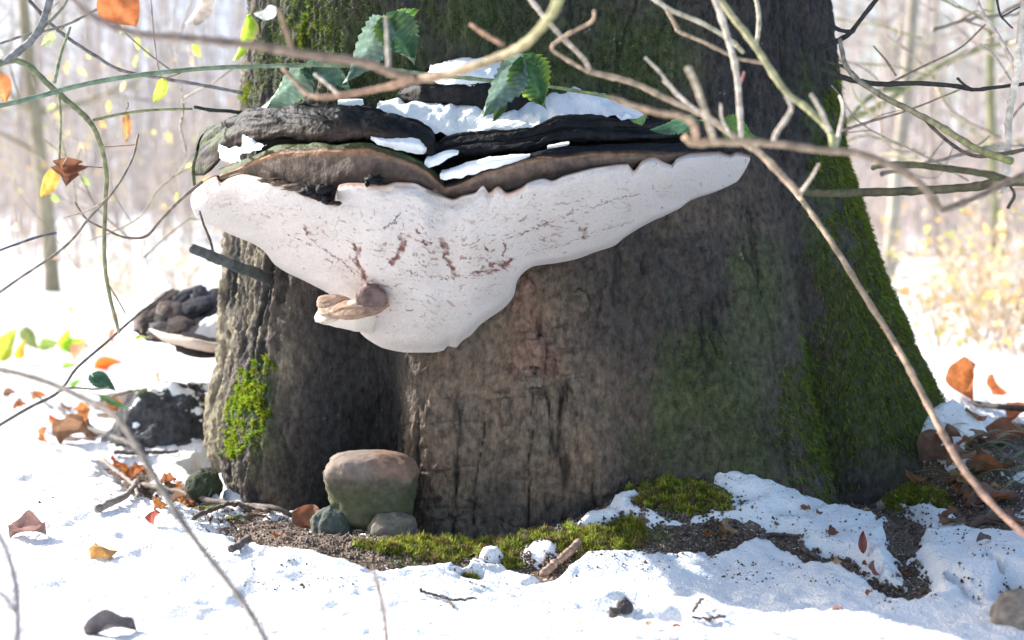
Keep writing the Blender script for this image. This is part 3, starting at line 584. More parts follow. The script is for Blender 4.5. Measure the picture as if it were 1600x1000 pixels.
mb = MB(); lobe(mb, P(580, 466, -.085), .019, .014, .019, (.17, .115, .105), 12, nu=36, nv=24, rough=.22, fr=14); lobe(mb, P(590, 476, -.082), .011, .012, .010, (.2, .13, .11), 13); o = mb.build('young_bracket_knob', M['crust'], fung)
# dark ragged tear at the lip
mb = MB()
for (x, y, rx, rz, s_) in [(462, 296, .022, .006, 1), (482, 303, .014, .007, 2), (500, 308, .012, .010, 3), (512, 315, .009, .008, 4), (524, 320, .010, .003, 5), (492, 300, .018, .009, 6), (508, 300, .014, .010, 7), (585, 284, .014, .008, 8), (574, 290, .004, .005, 9), (592, 289, .004, .004, 19), (420, 285, .018, .004, 10), (440, 290, .016, .005, 11)]:
    lobe(mb, P(x, y - 3, float(lip(x)) - .001), rx * .8, .010, rz * .75, blk if x > 480 else (.14, .1, .08), 60 + s_, 18, 12, rough=.6, fr=20)
mb.build('torn_edge', M['crust'], fung)['kind'] = 'stuff'

# the old dead bracket above, and snow lying on the tiers
old = MB(); xs = np.linspace(622, 842, 140)
ot = crv([(622, 146), (632, 134), (665, 129), (720, 132), (770, 128), (810, 130), (832, 142), (842, 156)]); ob = crv([(622, 152), (640, 162), (690, 164), (740, 168), (765, 188), (790, 192), (815, 186), (842, 164)])
od = crv([(622, .06), (660, .01), (740, -.015), (800, -.005), (842, .05)])
pts = [P(xs, ob(xs) + 2, od(xs) + .16), P(xs, ob(xs), od(xs) + .02), P(xs, ob(xs) * .6 + ot(xs) * .4, od(xs)), P(xs, ot(xs) + 4, od(xs) + .004), P(xs, ot(xs), od(xs) + .02), P(xs, ot(xs) - 3, od(xs) + .16)]
g = np.stack([spline(np.array([p[i] for p in pts]), 40) for i in range(len(xs))])
nn = fbm(g[..., 0] * 40, g[..., 1] * 40, g[..., 2] * 40, o=4, s=171); g[..., 1] += .012 * nn; g[..., 2] += .004 * nn
col = np.array([.022, .021, .022]) * (1 + .6 * nn[..., None])
o = old.grid(g, col, flip=True).build('dead_bracket', M['crust']); tag(o, 'old blackened dead bracket poking out of the snow above the big fungus', 'fungus')

def snow_loft(rows, n, label, name='snow_patch', amp=.004, seed=0, sub=8, group=None):
    """rows: list of pixel polylines with depths [(px, py, Y), ...], front to back"""
    R_ = [spline(np.array([P(*q) for q in r]), n) for r in rows]; k = len(R_); m = (k - 1) * sub + 1
    g = np.stack([spline(np.array([r[i] for r in R_]), m) for i in range(n)])
    q = fbm(g[..., 0] * 45, g[..., 1] * 45, g[..., 2] * 45, o=4, s=seed)
    e = np.minimum(1, np.minimum(np.arange(n), np.arange(n)[::-1]) / 5)[:, None]
    g[..., 0] += amp * 1.4 * fbm(g[..., 0] * 90, g[..., 2] * 110, o=3, s=seed + 5); g[..., 2] += amp * 1.2 * fbm(g[..., 0] * 110, g[..., 2] * 90, o=3, s=seed + 6); g[..., 2] += amp * q; g[..., 1] += amp * .8 * fbm(g[..., 0] * 60, g[..., 2] * 60, o=3, s=seed + 3)
    o = MB().grid(g, flip=True).build(name, M['snowclean']); return tag(o, label, 'snow', group)
snow_loft([[(590, 176, -.06), (640, 190, -.06), (680, 206, -.07), (720, 214, -.08), (780, 208, -.085), (840, 202, -.08), (880, 190, -.06), (940, 186, -.04), (1005, 188, -.01)],
           [(592, 168, -.05), (640, 178, -.05), (690, 188, -.06), (740, 198, -.07), (790, 196, -.075), (840, 190, -.06), (890, 178, -.04), (950, 176, -.02), (1003, 182, .0)],
           [(598, 162, .0), (640, 160, .0), (700, 163, .0), (750, 168, .0), (800, 172, .0), (840, 160, .02), (880, 146, .04), (930, 146, .04), (1000, 176, .05)],
           [(600, 160, .10), (640, 158, .10), (700, 152, .1), (750, 150, .1), (800, 150, .1), (840, 146, .1), (870, 138, .1), (935, 138, .1), (998, 174, .14)]], 90, 'wide bank of snow lying behind the dark crust on top of the big fungus', 'snow_bank', amp=.006, seed=181)
snow_loft([[(664, 128, .03), (690, 130, .0), (730, 133, -.01), (780, 130, -.005)], [(666, 116, .03), (690, 112, .01), (730, 112, .0), (784, 118, .01)], [(676, 103, .06), (700, 96, .05), (740, 92, .05), (786, 96, .06)], [(680, 106, .14), (700, 100, .14), (740, 96, .14), (790, 98, .14)]], 50, 'clean pad of snow lying on top of the dead black bracket', 'snow_bank', seed=183)
lA = lambda x: float(lipA(x))
snow_loft([[(578, 219, lA(578) + .03), (600, 227, lA(600) + .012), (630, 236, lA(630) + .012), (657, 241, lA(657) + .014), (664, 238, lA(664) + .02)], [(580, 215, lA(580) + .025), (606, 219, lA(606) + .008), (634, 222, lA(634) + .008), (656, 226, lA(656) + .008), (665, 233, lA(665) + .016)], [(582, 213, lA(580) + .03), (606, 214, lA(606) + .024), (634, 215, lA(634) + .024), (654, 216, lA(654) + .024), (664, 228, lA(664) + .03)]], 50, 'creamy wedge of snow caught between the two tiers of the left lobe', amp=.0025, seed=185)
snow_loft([[(344, 248, .015), (352, 252, .0), (364, 256, -.012), (376, 252, -.02), (372, 244, -.02)], [(342, 238, .01), (352, 240, -.002), (364, 240, -.015), (378, 240, -.028), (380, 240, -.03)], [(342, 228, .018), (356, 226, .0), (366, 228, -.01), (378, 232, -.022), (386, 236, -.03)]], 40, 'ragged snow patch on the green mossy end of the left lobe', amp=.004, seed=187)
snow_loft([[(376, 236, -.03), (384, 238, -.036), (396, 236, -.05), (408, 234, -.062), (418, 228, -.07)], [(378, 224, -.026), (386, 224, -.034), (396, 226, -.046), (406, 226, -.056), (416, 227, -.066)], [(379, 212, -.012), (386, 214, -.02), (396, 218, -.034), (406, 222, -.046), (415, 226, -.06)]], 40, 'jagged snow patch beside the ragged one, under the rolled crust', amp=.004, seed=189)
snow_loft([[(688, 278, -.165), (700, 281, -.168), (740, 271, -.172), (790, 257, -.172), (828, 245, -.165)], [(688, 270, -.165), (704, 267, -.17), (744, 257, -.174), (790, 247, -.172), (829, 241, -.166)], [(690, 264, -.15), (704, 262, -.152), (744, 250, -.155), (790, 243, -.155), (829, 239, -.155)]], 60, 'long strip of snow wedged between the two tiers of the right lobe', amp=.0018, seed=191)
snow_loft([[(664, 257, -.165), (674, 262, -.166), (690, 254, -.162), (716, 240, -.15)], [(664, 250, -.164), (674, 249, -.166), (690, 242, -.16), (717, 236, -.15)], [(666, 245, -.15), (676, 243, -.15), (692, 236, -.148), (716, 233, -.14)]], 40, 'small lump of snow in the notch where both lobes meet', amp=.002, seed=193)
snow_loft([[(856, 232, -.14), (870, 230, -.137), (888, 226, -.132)], [(856, 229, -.142), (870, 226, -.14), (889, 223, -.134)], [(858, 227, -.125), (870, 224, -.124), (888, 221, -.12)]], 24, 'thin crumb of snow in a crease of the right lobe', amp=.001, seed=195)
snow_loft([[(528, 166, -.06), (540, 167, -.06), (556, 166, -.055), (568, 164, -.05)], [(528, 157, -.05), (540, 157, -.05), (556, 156, -.045), (567, 157, -.04)], [(530, 155, -.03), (540, 154, -.03), (556, 154, -.03), (566, 155, -.03)]], 24, 'small block of snow perched on the crest of the left lobe', amp=.001, seed=197)

# ------------------------------------------------------------------ stones at the foot of the trunk
def stone_lathe(name, prof, ctr, col, label, seed, flat=.85, crackn=0):
    """prof: (height, radius) in metres; ctr: base centre"""
    hs = np.array([p[0] for p in prof]); f = crv(prof); u = np.linspace(0, 1, 46); z = hs[0] + (hs[-1] - hs[0]) * (u)
    a = np.linspace(0, 2 * np.pi, 73)[:-1]; A_, Z_ = np.meshgrid(a, z, indexing='ij'); r = np.maximum(f(Z_), 0)
    cx_, sy_ = np.cos(A_), np.sin(A_); rho = r / r.max()
    n = fbm(cx_ * rho * 1.6 + seed, sy_ * rho * 1.6, Z_ * 22, o=4, s=seed); n2_ = fbm(cx_ * rho * 9, sy_ * rho * 9, Z_ * 130, o=3, s=seed + 2)
    cr = np.zeros_like(r)
    if crackn: cr = np.exp(-((A_ - 4.32 - 10 * (Z_ - .075) + .25 * n) / .035) ** 2) * ss(.065, .08, Z_) + .6 * np.exp(-((Z_ - .068 - .006 * n) / .0018) ** 2)
    r = r * (1 + .3 * n) + .0025 * n2_ * (r > .004) - .003 * cr * (r > .004)
    g = np.stack([ctr[0] + r * cx_, ctr[1] + flat * r * sy_, ctr[2] + Z_ + .004 * n], -1)
    o = MB().grid(g, col(A_, Z_, n, n2_), wrap=True).build(name, M['stone']); return tag(o, label, 'stone', )
def stc(A_, Z_, n, n2_):
    top = np.array([.195, .155, .128]); org = np.array([.225, .140, .10]); low = np.array([.115, .105, .078]); gr = np.array([.07, .085, .034])
    k1 = ss(.056, .066, Z_ + .016 * n); c = mixc(np.broadcast_to(low, A_.shape + (3,)), top, k1); c = mixc(c, org, k1 * ss(-.2, .7, np.cos(A_) + .4 * n))
    return mixc(c, gr, (1 - k1) * ss(.075, .035, Z_ * 1.0) * 0 + (1 - k1) * np.clip(ss(.06, .03, Z_) if False else (1 - ss(.025, .06, Z_)) + .6 * n2_, 0, 1) * .7)
sb = P(582, 806, .005)
stone_lathe('stone', [(-.02, .0), (-.015, .03), (.0, .054), (.015, .057), (.035, .058), (.05, .061), (.060, .063), (.068, .061), (.077, .054), (.084, .042), (.089, .025), (.092, .0)], sb, stc, 'mushroom-shaped rounded stone with orange-brown top standing in the trunk hollow', 211, crackn=1)
gc = lambda base: (lambda A_, Z_, n, n2_: np.broadcast_to(np.array(base), A_.shape + (3,)) * (1 + .5 * n2_[..., None]))
stone_lathe('stone', [(-.02, .0), (-.01, .026), (.01, .032), (.025, .026), (.034, .0)], P(617, 838, -.045), gc((.17, .15, .12)), 'small brown stone under the right side of the mushroom-shaped stone', 223)
stone_lathe('stone', [(-.02, .0), (-.01, .022), (.015, .028), (.032, .020), (.042, .0)], P(517, 838, -.02), gc((.085, .10, .085)), 'dark greenish pebble under the left side of the mushroom-shaped stone', 227)
p = top_hit(1590, 965); stone_lathe('stone', [(-.03, .0), (-.01, .04), (.015, .045), (.035, .03), (.042, .0)], p + np.array([.02, 0, -.01]), gc((.20, .175, .15)), 'flat grey-brown stone bedded in the shaded snow', 229)
for (x, y, s_, c_, lab) in [(976, 950, .009, (.10, .085, .085), 'dark round pebble on the sunlit snow, the larger of a pair'), (960, 957, .006, (.12, .095, .08), 'dark round pebble on the sunlit snow, the smaller of a pair'), (1376, 788, .006, (.35, .3, .24), 'pale pebble on soil at the shaded root foot')]:
    p = top_hit(x, y + 6); stone_lathe('pebble', [(-.4 * s_, 0), (0, s_ * .9), (s_ * .7, s_), (s_ * 1.4, s_ * .6), (s_ * 1.7, 0)], p, gc(c_), lab, int(x))

# ------------------------------------------------------------------ crumbs and moss on the ground
def ground_pts(lst, n, thr=.35):
    out = []
    for (cx, cy, rx, ry, rot) in lst:
        k_ = int(n * rx * ry / sum(e[2] * e[3] for e in lst)) + 3; c0 = None
        for i in range(k_):
            a = RNG.uniform(0, 2 * np.pi); q = math.sqrt(RNG.random()) * .95; u = rx * q * math.cos(a); v = ry * q * math.sin(a); t = R(rot)
            out.append((cx + u * math.cos(t) - v * math.sin(t), cy + u * math.sin(t) + v * math.cos(t)))
    pts = np.array(out); d = ray(pts[:, 0], pts[:, 1]); tt = np.full(len(pts), 1.3)
    for _ in range(400):
        p = CAM + d * tt[:, None]; i = np.clip(np.searchsorted(gx, p[:, 0]), 1, len(gx) - 1); j = np.clip(np.searchsorted(gy, p[:, 1]), 1, len(gy) - 1)
        z = np.maximum(snow_z[i, j], soil_z[i, j]); tt = tt + np.clip((p[:, 2] - z) * .7, 0, .05)
    p = CAM + d * tt[:, None]; i = np.clip(np.searchsorted(gx, p[:, 0]), 1, len(gx) - 1); j = np.clip(np.searchsorted(gy, p[:, 1]), 1, len(gy) - 1)
    return p, soil_z[i, j] - snow_z[i, j]
p, dz = ground_pts(MOSS[:3] + MOSS[3:6], 1500)
mb = MB(); 
for q, e in zip(p, dz):
    if e > -.001 and q[1] < .9: cushion(mb, q - np.array([0, 0, .003]), np.array([0, 0, 1.]), RNG.uniform(.004, .009), (np.array([.33, .38, .06]) if RNG.random() < .7 else np.array([.30, .24, .10])) * RNG.uniform(.35, 1.15), 60, .0045, .0009)
o = mb.build('ground_moss', M['moss']); tag(o, 'sunlit cushion moss along the low bank in front of the trunk', 'moss', None, 'stuff')
p, dz = ground_pts([e for e in BARE if e[1] > 780], 5200)
mb = MB()
for q, e in zip(p, dz):
    if e > -.012 and q[1] < .9:
        s_ = RNG.uniform(.0012, .0036); v = RNG.normal(0, 1, (6, 3)); v = np.array([[1, 0, 0], [-1, 0, 0], [0, 1, 0], [0, -1, 0], [0, 0, 1], [0, 0, -1]]) * s_ * RNG.uniform(.5, 1.4, (6, 1))
        mb.add(q + v, None, [[0, 2, 4], [2, 1, 4], [1, 3, 4], [3, 0, 4], [2, 0, 5], [1, 2, 5], [3, 1, 5], [0, 3, 5]], np.array([.15, .11, .08]) * RNG.uniform(.35, 1.5))
deb = [(1100 + 480 * RNG.random(), 750 + 200 * RNG.random(), RNG.uniform(14, 60), RNG.uniform(5, 22), RNG.uniform(0, 50)) for _ in range(46)] + [(300 + 700 * RNG.random(), 860 + 60 * RNG.random(), RNG.uniform(20, 70), RNG.uniform(6, 16), 0) for _ in range(14)] + [(60 + 260 * RNG.random(), 640 + 170 * RNG.random(), RNG.uniform(20, 70), RNG.uniform(6, 16), 0) for _ in range(14)]
p, dz = ground_pts(deb, 900)
for q in p:
    if q[1] < .9:
        s_ = RNG.uniform(.0005, .0019) * RNG.uniform(.5, 1.2); v = np.array([[1, 0, 0], [-1, 0, 0], [0, 1, 0], [0, -1, 0], [0, 0, 1], [0, 0, -1]]) * s_ * RNG.uniform(.4, 1.8, (6, 1))
        mb.add(q + v, None, [[0, 2, 4], [2, 1, 4], [1, 3, 4], [3, 0, 4], [2, 0, 5], [1, 2, 5], [3, 1, 5], [0, 3, 5]], np.array([.10, .075, .055]) * RNG.uniform(.35, 1.5))
o = mb.build('soil_crumbs', M['wood'], smooth=False); tag(o, 'loose soil crumbs and bark grit on the bare ground', 'soil', None, 'stuff')

# ------------------------------------------------------------------ leaves
def leaf_mesh(mb, base, tip, width, roll, col, curl=.15, fold=.15, kind='bramble', nu=None, nv=None, seed=0, back=None, wav=.05):
    nu = nu or (44 if kind == 'bramble' else 18); nv = nv or (13 if kind == 'bramble' else 7)
    base = np.asarray(base, float); tip = np.asarray(tip, float); ax = tip - base; Ln = np.linalg.norm(ax); ax /= Ln
    view = CAM - base; view /= np.linalg.norm(view); s0 = np.cross(ax, view); s0 /= np.linalg.norm(s0); n0 = np.cross(s0, ax)
    s1 = s0 * math.cos(roll) + n0 * math.sin(roll); n1_ = np.cross(s1, ax)
    t = np.linspace(0, 1, nu); u = np.linspace(-1, 1, nv)
    if kind == 'bramble': wp = (np.sin(np.pi * np.clip(t, 0, 1) ** .75) ** .8) * (1 - .25 * t); wp = wp * (1 + .10 * ((np.arange(nu) % 4) / 3 - .5) * 2); wp[0] = .05; wp[-1] = .01
    elif kind == 'oak': wp = np.sin(np.pi * t ** .9) ** .6 * (1 + .35 * np.sin(t * 17 + seed)); wp[0] = .06; wp[-1] = .1
    elif kind == 'blade': wp = np.sin(np.pi * (.08 + .9 * t)) ** .5
    else: wp = np.sin(np.pi * t ** .85) ** .75; wp[0] = .05; wp[-1] = .02
    T, U = np.meshgrid(t, u, indexing='ij'); rv = np.random.default_rng(seed + 5)
    ph = rv.uniform(0, 6, 3)
    veins = .012 * Ln * np.cos((T - .32 * np.abs(U)) * 38) * (np.abs(U) > .08) * (1 - T) ** .3 if kind == 'bramble' else .006 * Ln * np.cos((T - .3 * np.abs(U)) * 44)
    h = -curl * Ln * (2 * (T - .5)) ** 2 * 1.0 + fold * width * np.abs(U) ** 1.3 + wav * Ln * np.sin(T * 7 + ph[0]) * U + wav * .7 * Ln * np.sin(T * 12 + U * 3 + ph[1]) * np.abs(U) + veins * .35
    g = base + ax * (T * Ln)[..., None] + s1 * (U * wp[:, None] * width * .5)[..., None] + n1_ * h[..., None]
    col = np.asarray(col, float); c = np.broadcast_to(col, g.shape).copy()
    c = c * (1 + .25 * fbm(T * 5 + seed, U * 3, o=3, s=seed))[..., None]; mid = np.exp(-(U / .10) ** 2)[..., None]; c = c * (1 + .35 * mid)
    if kind == 'bramble': c = c * (1 + .30 * np.clip(np.cos((T - .32 * np.abs(U)) * 38) * 2 - 1, -.4, 1))[..., None]
    if back is not None: e = np.clip(np.abs(U) + .6 * fbm(T * 4, U * 2, o=2, s=seed + 8) - .75, 0, 1)[..., None] * 2; c = c * (1 - np.clip(e, 0, 1)) + np.asarray(back) * np.clip(e, 0, 1)
    mb.grid(g, np.clip(c, 0, 1)); return mb
def leaf_px(parent, b, t, Yb, Yt, wpx, roll, col, name='leaf', mat='leaf', **k):
    B = P(b[0], b[1], Yb); T = P(t[0], t[1], Yt); wd = wpx / F * (Yb + 2.0) * 1.0
    o = leaf_mesh(MB(), B, T, wd, roll, col, **k).build(name, M[mat], parent); return o

# ------------------------------------------------------------------ branches, brambles and twigs in front of the tree
brown = (.30, .20, .135); palec = (.52, .45, .37); lich = (.30, .31, .15); dark = (.065, .055, .048); green = (.15, .215, .11); pink = (.40, .26, .19); dgrey = (.10, .095, .095)
def stem(mb, pts, rpx, col, n=None, col2=None, nodes=True, sides=8, knob=.05):
    """pts: (px, py, Y); rpx: radius in pixels at start and end"""
    w_ = np.array([P(*q) for q in pts]); n = n or max(8, int(len(pts) * 7)); s_ = spline(w_, n); L_ = np.linspace(0, 1, n)
    r = (rpx[0] * (1 - L_) + rpx[1] * L_) / F * (s_[:, 1] + 2.0)
    if nodes:
        cum = np.concatenate([[0], np.cumsum(np.linalg.norm(np.diff(s_, axis=0), axis=1))]); per = .045
        r = .66 * r * (1 + .2 * np.exp(-(((cum % per) - per / 2) / .0035) ** 2))
    s_ = s_ + RNG.normal(0, 1, s_.shape) * r[:, None] * .05
    c = np.array(col)[None] * (1 - L_[:, None]) + np.array(col2 if col2 is not None else col)[None] * L_[:, None]; c = c * (1 + .3 * RNG.uniform(-1, 1, (n, 1)))
    cc_ = np.concatenate([c[:1], c, c[-1:]]); cc_ = np.repeat(cc_[None], sides, 0)
    mb.tube(s_, r, sides, cc_, knob=knob); return s_
def branch(label, strokes, name='branch', cat='branch', group=None, Y=None, mat='wood'):
    """strokes: list of (part name, [(px,py,Y)...], (r0,r1), colour[, colour2]); the first is the main stem"""
    base = P(*strokes[0][1][0]); t = thing(name, tuple(base), label, cat, group)
    for s_ in strokes:
        mb = MB(); stem(mb, s_[1], s_[2], s_[3], col2=s_[4] if len(s_) > 4 else None); mb.build(s_[0], M[mat], t)
    return t
def at(Y, *pp): return [(a, b, Y) for a, b in pp]
def sl_(Y0, Y1, *pp): n = len(pp) - 1; return [(a, b, Y0 + (Y1 - Y0) * i / n) for i, (a, b) in enumerate(pp)]

branch('blurred brown forked twig arching across the top of the trunk', [
    ('stem', sl_(-.95, -.72, (880, -30), (866, 15), (842, 48), (812, 74), (765, 95), (700, 116), (650, 124)), (11, 10), lich, brown),
    ('side_twig', sl_(-.72, -.98, (650, 124), (612, 114), (565, 97), (480, 86), (400, 72), (300, 60), (210, 52), (140, 22), (100, -20)), (11, 8), brown, (.22, .17, .15)),
    ('side_twig', sl_(-.72, -.66, (650, 124), (600, 137), (540, 148), (500, 152), (478, 146), (462, 128), (441, 106)), (8, 5), (.36, .22, .15), brown),
    ('stub', sl_(-.74, -.72, (608, 116), (606, 80), (603, 26)), (6, 4), palec), ('stub', sl_(-.80, -.80, (459, 88), (449, 55), (436, 16)), (6, 5), brown),
    ('stub', sl_(-.66, -.64, (530, 148), (512, 132), (492, 116)), (5, 4), palec), ('stub', sl_(-.74, -.72, (786, 70), (760, 55), (735, 38)), (6, 5), (.38, .22, .14))], cat='twig', name='twig')
branch('pale elbowed twig with a hooked side shoot in front of the dark bark', [
    ('stem', sl_(-.55, -.55, (815, -20), (845, 20), (880, 60), (912, 92), (922, 112)), (6, 6), palec, (.42, .34, .26)),
    ('stem', sl_(-.55, -.62, (922, 112), (990, 130), (1050, 158), (1100, 180), (1150, 215), (1190, 242), (1225, 278), (1250, 304)), (7, 9), (.33, .26, .18), (.42, .31, .22)),
    ('side_twig', sl_(-.55, -.58, (920, 113), (884, 92), (862, 74), (890, 52), (924, 34), (929, 16)), (5, 4), (.40, .29, .2)),
    ('side_twig', sl_(-.59, -.63, (1095, 178), (1062, 150), (1030, 112), (1008, 90)), (5, 3), palec), ('side_twig', sl_(-.6, -.6, (1060, 152), (1048, 138), (1036, 126)), (4, 3), palec),
    ('stub', sl_(-.62, -.64, (1140, 210), (1128, 185), (1126, 162)), (4, 3), palec), ('stub', sl_(-.62, -.64, (1250, 302), (1266, 280), (1280, 256)), (5, 3), palec)], name='twig', cat='twig')
branch('near blurred pale stub twigs joined by a mossy horizontal stem', [
    ('stem', sl_(-.80, -.72, (1070, 214), (1085, 224), (1130, 222), (1200, 224), (1280, 234), (1340, 240), (1400, 262), (1436, 285), (1462, 318), (1474, 328)), (9, 9), (.40, .29, .19), (.20, .155, .12)),
    ('side_twig', sl_(-.80, -.84, (1088, 224), (1084, 196), (1066, 182), (1030, 176), (985, 164), (955, 152)), (9, 6), (.40, .27, .18)),
    ('side_twig', sl_(-.79, -.82, (1116, 222), (1104, 182), (1090, 140), (1075, 106)), (8, 7), (.46, .38, .28)),
    ('side_twig', sl_(-.72, -.68, (1474, 328), (1510, 315), (1560, 292), (1620, 262)), (8, 8), (.17, .13, .1)),
    ('stub', sl_(-.75, -.75, (1210, 226), (1212, 210), (1236, 172), (1228, 150)), (6, 4), palec)], name='twig', cat='twig')
branch('upright pale shoot with a pink bud crossing the right shoulder of the trunk', [
    ('stem', sl_(-.62, -.60, (1158, 214), (1156, 170), (1150, 110), (1136, 55), (1118, 0), (1105, -30)), (6, 8), palec), ('bud', sl_(-.6, -.6, (1154, 134), (1160, 122), (1163, 112)), (4, 2), (.42, .2, .2))], name='twig', cat='twig')
branch('green lichened twig slanting down across the right edge of the trunk', [
    ('stem', sl_(-.58, -.66, (1105, -30), (1140, 20), (1180, 72), (1225, 140), (1262, 170), (1296, 205), (1304, 236)), (8, 8), (.38, .33, .2), lich),
    ('side_twig', sl_(-.65, -.68, (1296, 205), (1285, 178), (1268, 148)), (6, 5), palec), ('side_twig', sl_(-.66, -.6, (1304, 236), (1310, 212), (1318, 170), (1312, 150)), (6, 3), palec)], name='twig', cat='twig')
branch('knobbly lichen-crusted pair of twigs over the upper right bark', [
    ('stem', sl_(-.5, -.5, (1000, -20), (1045, 14), (1095, 35), (1140, 62), (1162, 82)), (6, 5), palec, (.46, .43, .26)), ('side_twig', sl_(-.5, -.52, (1040, 12), (1056, 40), (1062, 50), (1100, 66), (1150, 90), (1200, 100)), (5, 4), (.36, .27, .18)),
    ('side_twig', sl_(-.5, -.48, (1182, 70), (1186, 30), (1178, -20)), (5, 5), (.46, .40, .3))], name='twig', cat='twig')
# twigs right of the trunk
branch('dark rough horizontal branch running out from behind the trunk flank', [
    ('stem', sl_(-.1, -.35, (1246, 300), (1300, 302), (1380, 300), (1450, 297), (1520, 292), (1570, 284), (1640, 286)), (9, 12), (.07, .068, .042), (.09, .085, .05)),
    ('side_twig', sl_(-.34, -.3, (1580, 284), (1540, 272), (1470, 262), (1400, 256), (1362, 262)), (10, 6), (.09, .085, .045)), ('side_twig', sl_(-.3, -.28, (1578, 290), (1585, 305), (1575, 325)), (3, 4), dark)], name='branch')
branch('mossy lichened branch slanting down from the trunk edge to the right', [
    ('stem', sl_(.05, -.3, (1312, 62), (1326, 110), (1370, 145), (1418, 170), (1470, 198), (1525, 232), (1580, 252)), (5, 9), (.30, .25, .2), (.24, .25, .11)),
    ('side_twig', sl_(-.1, -.25, (1440, 182), (1480, 220), (1520, 243), (1570, 240), (1640, 225)), (4, 5), (.12, .09, .07))], name='branch')
branch('black forked twig rising beside the upper right trunk', [
    ('stem', sl_(.1, .0, (1282, 75), (1305, 66), (1328, 52), (1345, 30), (1385, -20)), (7, 5), (.035, .034, .038)), ('side_twig', sl_(.08, .1, (1332, 50), (1310, 46), (1290, 30), (1272, 15)), (5, 3), (.035, .034, .038))], name='twig', cat='twig')
branch('black twig leaving the trunk edge level toward the pale sapling', [
    ('stem', sl_(.1, -.1, (1284, 108), (1320, 122), (1370, 131), (1430, 130), (1490, 134), (1520, 140), (1560, 136), (1640, 126)), (7, 4), (.05, .052, .04), (.035, .035, .04)), ('side_twig', sl_(.08, .1, (1340, 122), (1320, 105), (1290, 96)), (5, 3), dark), ('side_twig', sl_(-.02, -.02, (1515, 138), (1504, 130), (1496, 122)), (3, 3), dark)], name='twig', cat='twig')
branch('smooth pale grey upright shoot with nodes at the far right', [
    ('stem', sl_(-.2, -.2, (1570, 300), (1574, 240), (1578, 170), (1588, 120), (1594, 60), (1606, -20)), (8, 9), (.60, .54, .46)), ('side_twig', sl_(-.2, -.15, (1588, 110), (1562, 60), (1535, 20), (1518, -20)), (5, 5), (.55, .45, .4)), ('side_twig', sl_(-.2, -.1, (1582, 130), (1560, 95), (1540, 70)), (3, 2), palec)], name='branch')
branch('thin straight tan twig slanting up to the right past the trunk', [('stem', sl_(-.1, .1, (1308, 206), (1360, 190), (1420, 172), (1500, 140)), (4, 2), (.32, .23, .15))], name='twig', cat='twig')
branch('fine dark twig hanging in the upper right corner', [('stem', sl_(.0, .1, (1555, -20), (1562, 20), (1572, 34), (1582, 44)), (3, 2), dark), ('side_twig', sl_(.02, .1, (1566, 26), (1600, 8), (1630, 0)), (2, 2), dark)], name='twig', cat='twig')
branch('long thin bare twig rising between pale saplings on the right', [('stem', sl_(.3, .3, (1390, 130), (1440, 105), (1500, 75), (1540, 38)), (3, 2), (.28, .22, .16)), ('side_twig', sl_(.3, .3, (1400, 118), (1385, 95), (1365, 72)), (3, 2), (.3, .22, .16))], name='twig', cat='twig')
def cane_thorns(t, pts, every, size, col):
    w_ = spline(np.array([P(*q) for q in pts]), every)
    for i in range(1, every - 1):
        d = w_[i + 1] - w_[i]; d /= np.linalg.norm(d); u = np.cross(d, RNG.normal(0, 1, 3)); u /= np.linalg.norm(u)
        MB().tube(np.array([w_[i], w_[i] + u * size * .6, w_[i] + u * size - d * size * .3]), np.array([size * .3, size * .16, size * .03]), 5, col).build('thorn', M['wood'], t)
cp_ = sl_(-.25, -.62, (1236, 292), (1262, 325), (1300, 380), (1350, 460), (1400, 540), (1438, 610), (1470, 672), (1500, 725), (1550, 788), (1625, 858))
t = branch('long pinkish bramble cane sloping down in front of the mossy right root', [('stem', cp_, (6.5, 9), (.33, .27, .18), (.33, .20, .15))], name='bramble_cane', cat='bramble'); cane_thorns(t, cp_, 16, .006, (.4, .22, .18))
